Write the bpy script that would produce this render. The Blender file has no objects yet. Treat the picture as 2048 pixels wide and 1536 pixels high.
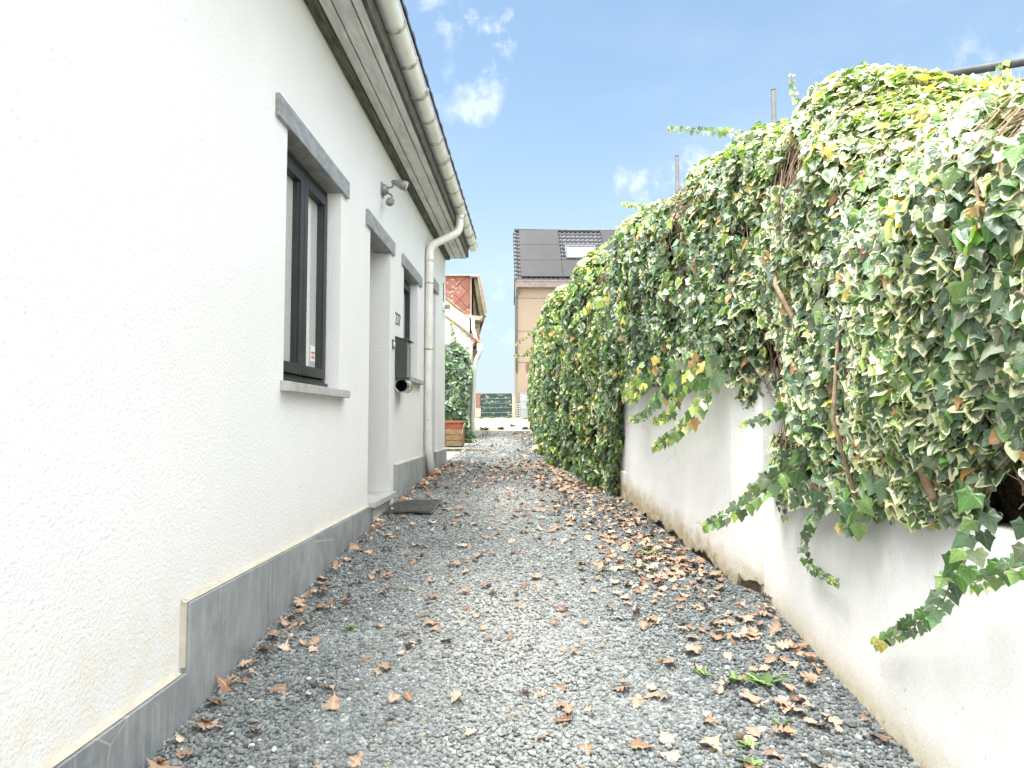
import bpy, bmesh, math, random
import numpy as np
from mathutils import Vector, Matrix

scene = bpy.context.scene
COL = scene.collection
R = math.radians
rng = np.random.default_rng(7)
random.seed(7)

# ------------------------------------------------------------------ camera, sky, sun, exposure
cam_d = bpy.data.cameras.new("camera")
cam_d.sensor_width = 36.0
cam_d.lens = 24.0
cam_d.clip_start = 0.05
cam_d.clip_end = 2000.0
cam = bpy.data.objects.new("camera", cam_d)
COL.objects.link(cam)
cam.location = (0, 0, 1.1)
cam.rotation_euler = (R(90 + 3.02), 0, R(1.76))
scene.camera = cam

SUN_EL, SUN_DIR = R(62), Vector((-0.19, -0.06, 0.98)).normalized()
SUN_EL = math.asin(SUN_DIR.z)
SUN_AZ = math.atan2(SUN_DIR.x, SUN_DIR.y)
world = bpy.data.worlds.new("World")
scene.world = world
world.use_nodes = True
wn, wl = world.node_tree.nodes, world.node_tree.links
wn.clear()


def wnode(t, **kw):
    n = wn.new(t)
    for k, v in kw.items():
        setattr(n, k, v)
    return n


def wmath(op, a, b=None, clamp=False):
    n = wnode("ShaderNodeMath", operation=op)
    n.use_clamp = clamp
    for i, v in enumerate((a, b)):
        if v is None:
            continue
        if isinstance(v, (int, float)):
            n.inputs[i].default_value = v
        else:
            wl.new(v, n.inputs[i])
    return n.outputs[0]


sky = wnode("ShaderNodeTexSky", sky_type="NISHITA")
sky.sun_disc = False
sky.sun_elevation = SUN_EL
sky.sun_rotation = SUN_AZ
sky.air_density = 1.0
sky.dust_density = 0.35
sky.ozone_density = 2.2
tc = wnode("ShaderNodeTexCoord")
DIRV = tc.outputs["Generated"]


def wramp(val, a, b, lo=0.0, hi=1.0):
    n = wnode("ShaderNodeMapRange", interpolation_type="SMOOTHSTEP")
    wl.new(val, n.inputs[0])
    for i, v in enumerate((a, b, lo, hi)):
        n.inputs[i + 1].default_value = v
    return n.outputs[0]


def wnoise(scale, detail, rough, dist=0.0, stretch=None):
    src = DIRV
    if stretch:
        mp = wnode("ShaderNodeMapping")
        mp.inputs["Scale"].default_value = stretch
        wl.new(DIRV, mp.inputs["Vector"])
        src = mp.outputs[0]
    n = wnode("ShaderNodeTexNoise")
    n.inputs["Scale"].default_value = scale
    n.inputs["Detail"].default_value = detail
    n.inputs["Roughness"].default_value = rough
    n.inputs["Distortion"].default_value = dist
    wl.new(src, n.inputs["Vector"])
    return n.outputs[0]


# individual small clouds of this sky: direction, angular radius, density
blobs = [((-0.1056, 0.8464, 0.5219), 3.6, 1.7), ((-0.0424, 0.8685, 0.4938), 3.4, 2.2), ((-0.0873, 0.8938, 0.4398), 3.6, 0.95),
         ((-0.0700, 0.9020, 0.4260), 2.2, 0.8), ((-0.0657, 0.9812, 0.1812), 3.2, 0.9), ((-0.0369, 0.9886, 0.1457), 3.0, 1.6),
         ((0.1754, 0.931, 0.320), 5.0, 1.5), ((0.2198, 0.9151, 0.3381), 4.0, 0.5), ((0.5281, 0.761, 0.3768), 5.5, 1.3),
         ((0.3895, 0.8304, 0.3984), 5.0, 0.7), ((0.1198, 0.9215, 0.3695), 7.0, 0.25)]
total = None
for d, rad, w in blobs:
    dot = wnode("ShaderNodeVectorMath", operation="DOT_PRODUCT")
    wl.new(DIRV, dot.inputs[0])
    dot.inputs[1].default_value = Vector(d).normalized()
    m = wramp(dot.outputs["Value"], math.cos(R(rad)), 1.0, 0.0, w)
    total = m if total is None else wmath("ADD", total, m)
puffy = wramp(wnoise(16.0, 10.0, 0.58, 0.0), 0.44, 0.78)
cl1 = wmath("MULTIPLY", wmath("MULTIPLY", total, puffy, clamp=True), 0.38)
veil = wmath("ADD", wmath("MULTIPLY", wramp(wnoise(2.6, 7.0, 0.55, 0.0, (1, 1, 3.0)), 0.40, 0.8), 0.10), 0.055)
sep = wnode("ShaderNodeSeparateXYZ")
wl.new(DIRV, sep.inputs[0])
over = wramp(sep.outputs[2], 0.62, 0.82, 0.0, 0.95)          # added fill cloud overhead, out of view
behind = wramp(sep.outputs[1], 0.05, -0.45, 0.0, 0.50)       # and more added fill cloud behind the viewer
big = wmath("MAXIMUM", over, behind)
low = wramp(sep.outputs[2], -0.05, 0.50, 0.92, 0.0)          # whitish air near the horizon


def wmix(fac, a, col):
    n = wnode("ShaderNodeMix", data_type="RGBA")
    wl.new(fac, n.inputs[0])
    wl.new(a, n.inputs[6])
    n.inputs[7].default_value = (*col, 1)
    return n.outputs[2]


tint = wnode("ShaderNodeMix", data_type="RGBA", blend_type="MULTIPLY")      # clean autumn air: a touch less violet
tint.inputs[0].default_value = 1.0
wl.new(sky.outputs[0], tint.inputs[6])
tint.inputs[7].default_value = (1.02, 1.07, 0.95, 1)
skyc = wmix(low, tint.outputs[2], (2.5, 3.05, 3.55))
skyc = wmix(wmath("MAXIMUM", cl1, veil), skyc, (7.0, 6.95, 6.9))
skyc = wmix(big, skyc, (28.5, 28.3, 27.9))                   # added unseen clouds, far brighter than the visible sky, to fill the lane
bg = wnode("ShaderNodeBackground")
bg.inputs["Strength"].default_value = 0.05
wl.new(skyc, bg.inputs["Color"])
wo = wnode("ShaderNodeOutputWorld")
wl.new(bg.outputs[0], wo.inputs["Surface"])

sun_d = bpy.data.lights.new("sun", "SUN")
sun_d.energy = 1.15
sun_d.angle = R(22)
sun_d.color = (1.0, 0.97, 0.93)
sun = bpy.data.objects.new("sun", sun_d)
COL.objects.link(sun)
sun.rotation_euler = SUN_DIR.to_track_quat("Z", "Y").to_euler()
sun.location = (5, -5, 20)

vs = scene.view_settings
vs.view_transform = "Standard"
vs.look = "None"
vs.gamma = 1.0
vs.use_curve_mapping = False
vs.exposure = 2.3


# ------------------------------------------------------------------ materials
def new_mat(name):
    m = bpy.data.materials.new(name)
    m.use_nodes = True
    return m, m.node_tree.nodes, m.node_tree.links, m.node_tree.nodes["Principled BSDF"]


def coords(n, l, scale=(1, 1, 1)):
    t = n.new("ShaderNodeTexCoord")
    mp = n.new("ShaderNodeMapping")
    mp.inputs["Scale"].default_value = scale
    l.new(t.outputs["Object"], mp.inputs["Vector"])
    return mp.outputs[0]


def noise(n, l, vec, scale, detail=6, rough=0.6, dist=0.0):
    t = n.new("ShaderNodeTexNoise")
    t.inputs["Scale"].default_value = scale
    t.inputs["Detail"].default_value = detail
    t.inputs["Roughness"].default_value = rough
    t.inputs["Distortion"].default_value = dist
    l.new(vec, t.inputs["Vector"])
    return t.outputs[0]


def ramp(n, l, val, stops):
    r = n.new("ShaderNodeValToRGB")
    e = r.color_ramp.elements
    while len(e) < len(stops):
        e.new(0.5)
    for i, (p, c) in enumerate(stops):
        e[i].position = p
        e[i].color = (*c, 1) if len(c) == 3 else c
    l.new(val, r.inputs[0])
    return r.outputs[0]


def mixrgb(n, l, fac, a, b, mode="MIX"):
    m = n.new("ShaderNodeMix")
    m.data_type = "RGBA"
    m.blend_type = mode
    for i, v in ((0, fac), (6, a), (7, b)):
        if isinstance(v, (int, float)):
            m.inputs[i].default_value = v
        elif isinstance(v, (tuple, list)):
            m.inputs[i].default_value = (*v, 1) if len(v) == 3 else v
        else:
            l.new(v, m.inputs[i])
    return m.outputs[2]


def maprange(n, l, val, a, b, lo=0.0, hi=1.0, smooth=True):
    m = n.new("ShaderNodeMapRange")
    m.interpolation_type = "SMOOTHSTEP" if smooth else "LINEAR"
    l.new(val, m.inputs[0])
    for i, v in enumerate((a, b, lo, hi)):
        m.inputs[i + 1].default_value = v
    return m.outputs[0]


def nmath(n, l, op, a, b=None):
    m = n.new("ShaderNodeMath")
    m.operation = op
    for i, v in enumerate((a, b)):
        if v is None:
            continue
        if isinstance(v, (int, float)):
            m.inputs[i].default_value = v
        else:
            l.new(v, m.inputs[i])
    return m.outputs[0]


def bump(n, l, b, height, dist=0.004, strength=1.0, prev=None):
    bn = n.new("ShaderNodeBump")
    bn.inputs["Distance"].default_value = dist
    bn.inputs["Strength"].default_value = strength
    l.new(height, bn.inputs["Height"])
    if prev is not None:
        l.new(prev, bn.inputs["Normal"])
    l.new(bn.outputs[0], b.inputs["Normal"])
    return bn.outputs[0]


def varied(name, c1, c2, rough=0.6, scale=6.0, stretch=(1, 1, 1), bscale=60.0, bdist=0.001, spec=0.4, metallic=0.0, detail=8):
    """a plain weathered surface: two tones of its own colour by noise, and a fine bump"""
    m, n, l, b = new_mat(name)
    v = coords(n, l, stretch)
    f = noise(n, l, v, scale, detail, 0.62, 0.3)
    l.new(mixrgb(n, l, maprange(n, l, f, 0.3, 0.7), c1, c2), b.inputs["Base Color"])
    b.inputs["Roughness"].default_value = rough
    b.inputs["Metallic"].default_value = metallic
    b.inputs["Specular IOR Level"].default_value = spec
    bump(n, l, b, noise(n, l, v, bscale, 4), bdist)
    return m


def stucco_mat():
    m, n, l, b = new_mat("white_stucco")
    v = coords(n, l)
    big = noise(n, l, v, 0.9, 6, 0.6)
    grain = noise(n, l, v, 150.0, 4, 0.6, 0.2)
    coarse = noise(n, l, v, 70.0, 3, 0.55, 0.2)
    pit = noise(n, l, v, 26.0, 2, 0.5)
    col = mixrgb(n, l, maprange(n, l, big, 0.3, 0.75), (0.68, 0.677, 0.666), (0.725, 0.723, 0.715))
    s = n.new("ShaderNodeSeparateXYZ")
    l.new(v, s.inputs[0])
    # splash grime along the plinth
    edge = nmath(n, l, "SUBTRACT", s.outputs[2], nmath(n, l, "MULTIPLY", noise(n, l, v, 5.0, 6), 0.25))
    dirt = maprange(n, l, edge, 0.22, 0.55, 1.0, 0.0)
    dirt = nmath(n, l, "MULTIPLY", dirt, maprange(n, l, noise(n, l, v, 9, 6), 0.35, 0.75))
    col = mixrgb(n, l, nmath(n, l, "MULTIPLY", dirt, 0.55), col, (0.66, 0.60, 0.46))
    spots = maprange(n, l, pit, 0.73, 0.80)
    col = mixrgb(n, l, nmath(n, l, "MULTIPLY", spots, 0.35), col, (0.45, 0.43, 0.38))
    l.new(col, b.inputs["Base Color"])
    b.inputs["Roughness"].default_value = 0.9
    b.inputs["Specular IOR Level"].default_value = 0.2
    h = nmath(n, l, "ADD", nmath(n, l, "MULTIPLY", grain, 0.45), coarse)
    bump(n, l, b, h, 0.0040)
    return m


def bluestone_mat():
    m, n, l, b = new_mat("bluestone")
    v = coords(n, l)
    vs_ = coords(n, l, (14, 14, 1.2))
    streak = noise(n, l, vs_, 3.0, 6, 0.6)
    cloud_ = noise(n, l, v, 3.0, 7, 0.65, 1.0)
    col = mixrgb(n, l, maprange(n, l, cloud_, 0.3, 0.7), (0.185, 0.203, 0.212), (0.30, 0.318, 0.325))
    col = mixrgb(n, l, nmath(n, l, "MULTIPLY", maprange(n, l, streak, 0.45, 0.75), 0.55), col, (0.42, 0.44, 0.445))
    w = n.new("ShaderNodeTexVoronoi")
    w.feature = "DISTANCE_TO_EDGE"
    w.inputs["Scale"].default_value = 1.7
    wob = n.new("ShaderNodeMapping")
    l.new(v, wob.inputs["Vector"])
    l.new(wob.outputs[0], w.inputs["Vector"])
    crack = nmath(n, l, "MULTIPLY", maprange(n, l, w.outputs["Distance"], 0.0, 0.008, 1.0, 0.0), maprange(n, l, noise(n, l, v, 2.2), 0.5, 0.62))
    col = mixrgb(n, l, nmath(n, l, "MULTIPLY", crack, 0.7), col, (0.5, 0.5, 0.49))
    chalk = maprange(n, l, noise(n, l, coords(n, l, (1, 1, 1)), 5.0, 8, 0.7, 2.5), 0.58, 0.75)
    col = mixrgb(n, l, nmath(n, l, "MULTIPLY", chalk, 0.35), col, (0.42, 0.44, 0.45))
    oi = n.new("ShaderNodeObjectInfo")
    tone = maprange(n, l, oi.outputs["Random"], 0.0, 1.0, 0.84, 1.16, smooth=False)
    tv = n.new("ShaderNodeCombineXYZ")
    for k in range(3):
        l.new(tone, tv.inputs[k])
    col = mixrgb(n, l, 1.0, col, tv.outputs[0], "MULTIPLY")
    l.new(col, b.inputs["Base Color"])
    b.inputs["Roughness"].default_value = 0.55
    bump(n, l, b, nmath(n, l, "ADD", noise(n, l, v, 120, 3), nmath(n, l, "MULTIPLY", streak, 0.6)), 0.0008)
    return m


def render_wall_mat(name, foot_mode=1.0, white=1.0):
    """old lime-washed garden wall: brush marks, hairline cracks, yellow-brown dirty foot that follows the ground"""
    m, n, l, b = new_mat(name)
    v = coords(n, l)
    brush = noise(n, l, coords(n, l, (3, 22, 6)), 9.0, 5, 0.6, 0.8)
    big = noise(n, l, v, 2.2, 7, 0.65)
    col = mixrgb(n, l, maprange(n, l, big, 0.3, 0.75), tuple(white * c for c in (0.76, 0.757, 0.74)), tuple(white * c for c in (0.83, 0.828, 0.815)))
    s = n.new("ShaderNodeSeparateXYZ")
    l.new(n.new("ShaderNodeNewGeometry").outputs["Position"], s.inputs[0])
    # height above the sloping ground
    gnd = nmath(n, l, "ADD", nmath(n, l, "MULTIPLY", s.outputs[1], 0.098), -0.235)
    h = nmath(n, l, "SUBTRACT", s.outputs[2], gnd)
    hn = nmath(n, l, "SUBTRACT", h, nmath(n, l, "MULTIPLY", noise(n, l, v, 6.0, 8, 0.7), 0.30 * foot_mode))
    foot = maprange(n, l, hn, -0.12, 0.10, 1.0, 0.0)
    col = mixrgb(n, l, nmath(n, l, "MULTIPLY", foot, 0.45 + 0.45 * foot_mode), col, mixrgb(n, l, noise(n, l, v, 30, 5), (0.46, 0.37, 0.20), (0.62, 0.55, 0.38)))
    stain = nmath(n, l, "MULTIPLY", maprange(n, l, hn, -0.16, 0.02, 1.0, 0.0), maprange(n, l, noise(n, l, v, 16, 7, 0.7), 0.44, 0.6))
    col = mixrgb(n, l, nmath(n, l, "MULTIPLY", stain, 0.85 * foot_mode), col, (0.27, 0.22, 0.11))
    vert = noise(n, l, coords(n, l, (9, 9, 0.7)), 6.0, 5, 0.7)
    col = mixrgb(n, l, nmath(n, l, "MULTIPLY", maprange(n, l, vert, 0.60, 0.74), 0.28), col, (0.58, 0.55, 0.46))
    specks = maprange(n, l, noise(n, l, coords(n, l, (1, 1, 0.6)), 42, 3, 0.6), 0.69, 0.75)
    specks = nmath(n, l, "MULTIPLY", specks, maprange(n, l, noise(n, l, v, 3.0, 4), 0.40, 0.58))
    col = mixrgb(n, l, nmath(n, l, "MULTIPLY", specks, 0.8), col, (0.20, 0.15, 0.10))
    w = n.new("ShaderNodeTexVoronoi")
    w.feature = "DISTANCE_TO_EDGE"
    w.inputs["Scale"].default_value = 1.3
    wv = n.new("ShaderNodeVectorMath")
    wv.operation = "ADD"
    nz = n.new("ShaderNodeTexNoise")
    nz.inputs["Scale"].default_value = 7
    nz.inputs["Detail"].default_value = 6
    l.new(v, nz.inputs["Vector"])
    sc = n.new("ShaderNodeVectorMath")
    sc.operation = "SCALE"
    sc.inputs["Scale"].default_value = 0.18
    l.new(nz.outputs[1], sc.inputs[0])
    l.new(v, wv.inputs[0])
    l.new(sc.outputs[0], wv.inputs[1])
    l.new(wv.outputs[0], w.inputs["Vector"])
    crack = nmath(n, l, "MULTIPLY", maprange(n, l, w.outputs["Distance"], 0.0, 0.006, 1.0, 0.0), maprange(n, l, noise(n, l, v, 1.6), 0.5, 0.6))
    col = mixrgb(n, l, nmath(n, l, "MULTIPLY", crack, 0.30 if foot_mode > 0.9 else 0.08), col, (0.45, 0.42, 0.36))
    l.new(col, b.inputs["Base Color"])
    b.inputs["Roughness"].default_value = 0.85
    b.inputs["Specular IOR Level"].default_value = 0.25
    hh = nmath(n, l, "ADD", nmath(n, l, "ADD", brush, nmath(n, l, "MULTIPLY", noise(n, l, v, 70, 4), 0.35)), nmath(n, l, "MULTIPLY", big, 2.0 if foot_mode > 0.9 else 0.7))
    hh = nmath(n, l, "SUBTRACT", hh, nmath(n, l, "MULTIPLY", crack, 0.8 if foot_mode > 0.9 else 0.15))
    bump(n, l, b, hh, 0.004)
    return m


def gravel_sheet_mat():
    m, n, l, b = new_mat("gravel_far")
    v = coords(n, l)
    vo = n.new("ShaderNodeTexVoronoi")
    vo.inputs["Scale"].default_value = 55
    l.new(v, vo.inputs["Vector"])
    g = n.new("ShaderNodeSeparateColor")
    l.new(vo.outputs["Color"], g.inputs[0])
    s = n.new("ShaderNodeSeparateXYZ")
    l.new(v, s.inputs[0])
    col = mixrgb(n, l, g.outputs[0], (0.13, 0.15, 0.152), (0.36, 0.38, 0.37))
    dust = nmath(n, l, "MULTIPLY", maprange(n, l, noise(n, l, v, 1.6, 6), 0.35, 0.65), 0.45)
    col = mixrgb(n, l, dust, col, (0.38, 0.38, 0.36))
    gap = maprange(n, l, vo.outputs["Distance"], 0.35, 0.75)
    col = mixrgb(n, l, nmath(n, l, "MULTIPLY", gap, 0.6), col, (0.05, 0.055, 0.055))
    l.new(col, b.inputs["Base Color"])
    b.inputs["Roughness"].default_value = 0.85
    bump(n, l, b, nmath(n, l, "SUBTRACT", 1.0, vo.outputs["Distance"]), 0.012)
    return m


def attr_mat(name, rough=0.8, spec=0.3, noise_scale=0.0, bdist=0.001):
    m, n, l, b = new_mat(name)
    a = n.new("ShaderNodeAttribute")
    a.attribute_name = "col"
    col = a.outputs["Color"]
    v = coords(n, l)
    if noise_scale:
        f = noise(n, l, v, noise_scale, 4)
        col = mixrgb(n, l, nmath(n, l, "MULTIPLY", maprange(n, l, f, 0.35, 0.65), 0.45), col, mixrgb(n, l, 1.0, col, (0.55, 0.55, 0.55), "MULTIPLY"))
        bump(n, l, b, f, bdist)
    l.new(col, b.inputs["Base Color"])
    b.inputs["Roughness"].default_value = rough
    b.inputs["Specular IOR Level"].default_value = spec
    return m


def ivy_mat():
    m, n, l, b = new_mat("ivy_leaf")
    a = n.new("ShaderNodeAttribute")
    a.attribute_name = "col"
    q = n.new("ShaderNodeAttribute")
    q.attribute_name = "leafuv"
    s = n.new("ShaderNodeSeparateXYZ")
    l.new(q.outputs["Vector"], s.inputs[0])
    v = coords(n, l)
    f = noise(n, l, v, 55.0, 3, 0.6)
    f2 = noise(n, l, v, 140.0, 3, 0.6)
    # cream margin: where radius plus blotchy noise passes a limit set by each leaf's own variegation (alpha)
    lim = maprange(n, l, a.outputs["Alpha"], 0.0, 1.0, 1.9, 0.32, smooth=False)
    rim = nmath(n, l, "ADD", s.outputs[1], nmath(n, l, "MULTIPLY", nmath(n, l, "SUBTRACT", f, 0.5), 0.9))
    cream = maprange(n, l, nmath(n, l, "SUBTRACT", rim, lim), 0.0, 0.10)
    base = mixrgb(n, l, nmath(n, l, "MULTIPLY", maprange(n, l, f2, 0.35, 0.7), 0.35), a.outputs["Color"], mixrgb(n, l, 1.0, a.outputs["Color"], (1.7, 1.6, 1.6), "MULTIPLY"))
    vein = nmath(n, l, "MULTIPLY", maprange(n, l, s.outputs[0], 0.86, 0.96), 0.5)
    base = mixrgb(n, l, vein, base, mixrgb(n, l, 0.55, a.outputs["Color"], (0.34, 0.40, 0.28)))
    col = mixrgb(n, l, cream, base, mixrgb(n, l, f2, (0.72, 0.72, 0.36), (0.86, 0.85, 0.60)))
    l.new(col, b.inputs["Base Color"])
    b.inputs["Roughness"].default_value = 0.38
    b.inputs["Specular IOR Level"].default_value = 0.75
    bump(n, l, b, nmath(n, l, "ADD", s.outputs[0], f2), 0.0015)
    tr = n.new("ShaderNodeBsdfTranslucent")
    l.new(mixrgb(n, l, 1.0, col, (1.25, 1.35, 0.6), "MULTIPLY"), tr.inputs["Color"])
    mx = n.new("ShaderNodeMixShader")
    mx.inputs[0].default_value = 0.22
    out = n["Material Output"]
    l.new(b.outputs[0], mx.inputs[1])
    l.new(tr.outputs[0], mx.inputs[2])
    l.new(mx.outputs[0], out.inputs["Surface"])
    return m


def dead_leaf_mat():
    m, n, l, b = new_mat("dead_oak_leaf")
    a = n.new("ShaderNodeAttribute")
    a.attribute_name = "leafuv"
    s = n.new("ShaderNodeSeparateXYZ")
    l.new(a.outputs["Vector"], s.inputs[0])
    oi = n.new("ShaderNodeObjectInfo")
    rnd = nmath(n, l, "FRACT", nmath(n, l, "ADD", oi.outputs["Random"], s.outputs[2]))
    base = ramp(n, l, rnd, [(0.0, (0.17, 0.095, 0.060)), (0.22, (0.30, 0.19, 0.125)), (0.6, (0.42, 0.30, 0.215)), (1.0, (0.56, 0.44, 0.33))])
    v = coords(n, l)
    f = noise(n, l, v, 60, 5, 0.65)
    base = mixrgb(n, l, nmath(n, l, "MULTIPLY", maprange(n, l, f, 0.4, 0.7), 0.5), base, (0.17, 0.075, 0.035))
    base = mixrgb(n, l, nmath(n, l, "MULTIPLY", maprange(n, l, s.outputs[0], 0.88, 0.98), 0.5), base, (0.62, 0.45, 0.28))
    l.new(base, b.inputs["Base Color"])
    b.inputs["Roughness"].default_value = 0.62
    b.inputs["Specular IOR Level"].default_value = 0.3
    bump(n, l, b, nmath(n, l, "ADD", f, s.outputs[0]), 0.002)
    return m


def brick_mat(name, c1, c2, mortar, w, h, msize=0.01, vertical_axis="XZ", rough=0.85, bd=0.004):
    m, n, l, b = new_mat(name)
    t = n.new("ShaderNodeTexCoord")
    s = n.new("ShaderNodeSeparateXYZ")
    l.new(t.outputs["Object"], s.inputs[0])
    c = n.new("ShaderNodeCombineXYZ")
    l.new(nmath(n, l, "ADD", s.outputs[0], s.outputs[1]), c.inputs[0])
    l.new(s.outputs[2], c.inputs[1])
    br = n.new("ShaderNodeTexBrick")
    br.inputs["Scale"].default_value = 1.0
    br.inputs["Brick Width"].default_value = w
    br.inputs["Row Height"].default_value = h
    br.inputs["Mortar Size"].default_value = msize
    br.inputs["Color1"].default_value = (*c1, 1)
    br.inputs["Color2"].default_value = (*c2, 1)
    br.inputs["Mortar"].default_value = (*mortar, 1)
    l.new(c.outputs[0], br.inputs["Vector"])
    f = noise(n, l, t.outputs["Object"], 7, 7, 0.65)
    col = mixrgb(n, l, nmath(n, l, "MULTIPLY", maprange(n, l, f, 0.45, 0.75), 0.35), br.outputs["Color"], mixrgb(n, l, 1.0, br.outputs["Color"], (0.6, 0.58, 0.5), "MULTIPLY"))
    l.new(col, b.inputs["Base Color"])
    b.inputs["Roughness"].default_value = rough
    hgt = nmath(n, l, "ADD", nmath(n, l, "MULTIPLY", br.outputs["Fac"], -1.0), nmath(n, l, "MULTIPLY", noise(n, l, t.outputs["Object"], 50, 4), 0.4))
    bump(n, l, b, hgt, bd)
    return m


def slate_mat():
    """red diamond slates with pale lichen spots"""
    m, n, l, b = new_mat("red_diamond_slates")
    t = n.new("ShaderNodeTexCoord")
    mp = n.new("ShaderNodeMapping")
    mp.inputs["Rotation"].default_value = (0, R(45), 0)
    l.new(t.outputs["Object"], mp.inputs["Vector"])
    s = n.new("ShaderNodeSeparateXYZ")
    l.new(mp.outputs[0], s.inputs[0])
    c = n.new("ShaderNodeCombineXYZ")
    l.new(s.outputs[0], c.inputs[0])
    l.new(s.outputs[2], c.inputs[1])
    br = n.new("ShaderNodeTexBrick")
    br.offset = 0.0
    for k, v_ in (("Scale", 1.0), ("Brick Width", 0.27), ("Row Height", 0.27), ("Mortar Size", 0.008)):
        br.inputs[k].default_value = v_
    br.inputs["Color1"].default_value = (0.27, 0.105, 0.072, 1)
    br.inputs["Color2"].default_value = (0.33, 0.14, 0.095, 1)
    br.inputs["Mortar"].default_value = (0.13, 0.045, 0.03, 1)
    l.new(c.outputs[0], br.inputs["Vector"])
    f = noise(n, l, t.outputs["Object"], 12, 6, 0.7)
    col = mixrgb(n, l, nmath(n, l, "MULTIPLY", maprange(n, l, f, 0.4, 0.7), 0.5), br.outputs["Color"], (0.22, 0.10, 0.07))
    vo = n.new("ShaderNodeTexVoronoi")
    vo.inputs["Scale"].default_value = 16
    l.new(t.outputs["Object"], vo.inputs["Vector"])
    lich = nmath(n, l, "MULTIPLY", maprange(n, l, vo.outputs["Distance"], 0.25, 0.33, 1.0, 0.0), maprange(n, l, noise(n, l, t.outputs["Object"], 3.5, 4), 0.45, 0.58))
    col = mixrgb(n, l, lich, col, (0.62, 0.58, 0.52))
    l.new(col, b.inputs["Base Color"])
    b.inputs["Roughness"].default_value = 0.75
    bump(n, l, b, nmath(n, l, "MULTIPLY", br.outputs["Fac"], -1.0), 0.006)
    return m


def peeling_mat():
    m, n, l, b = new_mat("peeling_green_paint")
    v = coords(n, l, (1, 1, 1.6))
    f = noise(n, l, v, 7, 9, 0.72, 0.8)
    f2 = noise(n, l, coords(n, l, (0.6, 1, 5.3)), 1.0, 2)
    x = nmath(n, l, "ADD", f, nmath(n, l, "MULTIPLY", nmath(n, l, "SUBTRACT", f2, 0.5), 0.5))
    col = mixrgb(n, l, maprange(n, l, x, 0.55, 0.63), (0.008, 0.035, 0.028), (0.40, 0.38, 0.30))
    l.new(col, b.inputs["Base Color"])
    b.inputs["Roughness"].default_value = 0.6
    bump(n, l, b, x, 0.004)
    return m


def lattice_mat():
    m, n, l, b = new_mat("open_lattice_block")
    t = n.new("ShaderNodeTexCoord")
    mp = n.new("ShaderNodeMapping")
    mp.inputs["Rotation"].default_value = (0, R(45), 0)
    mp.inputs["Scale"].default_value = (1, 1, 1)
    l.new(t.outputs["Object"], mp.inputs["Vector"])
    ck = n.new("ShaderNodeTexChecker")
    ck.inputs["Scale"].default_value = 15
    ck.inputs["Color1"].default_value = (0.6, 0.57, 0.5, 1)
    ck.inputs["Color2"].default_value = (0.012, 0.012, 0.012, 1)
    l.new(mp.outputs[0], ck.inputs["Vector"])
    l.new(ck.outputs[0], b.inputs["Base Color"])
    return m


def glass_mat():
    m, n, l, b = new_mat("painted_reflection_glass")
    b.inputs["Base Color"].default_value = (0.012, 0.016, 0.016, 1)
    b.inputs["Roughness"].default_value = 0.02
    b.inputs["IOR"].default_value = 1.9
    b.inputs["Specular IOR Level"].default_value = 0.8
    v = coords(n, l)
    l.new(mixrgb(n, l, maprange(n, l, noise(n, l, v, 40, 5), 0.3, 0.7), (0.58, 0.585, 0.565), (0.68, 0.685, 0.665)), b.inputs["Base Color"])  # pale mottle painted in for the bright stucco reflected in the pane
    gl = n.new("ShaderNodeBsdfGlossy")          # solar-control coating
    gl.inputs["Roughness"].default_value = 0.015
    gl.inputs["Color"].default_value = (0.80, 0.84, 0.82, 1)
    mx = n.new("ShaderNodeMixShader")
    mx.inputs[0].default_value = 0.22
    l.new(b.outputs[0], mx.inputs[1])
    l.new(gl.outputs[0], mx.inputs[2])
    l.new(mx.outputs[0], n["Material Output"].inputs["Surface"])
    return m


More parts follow.
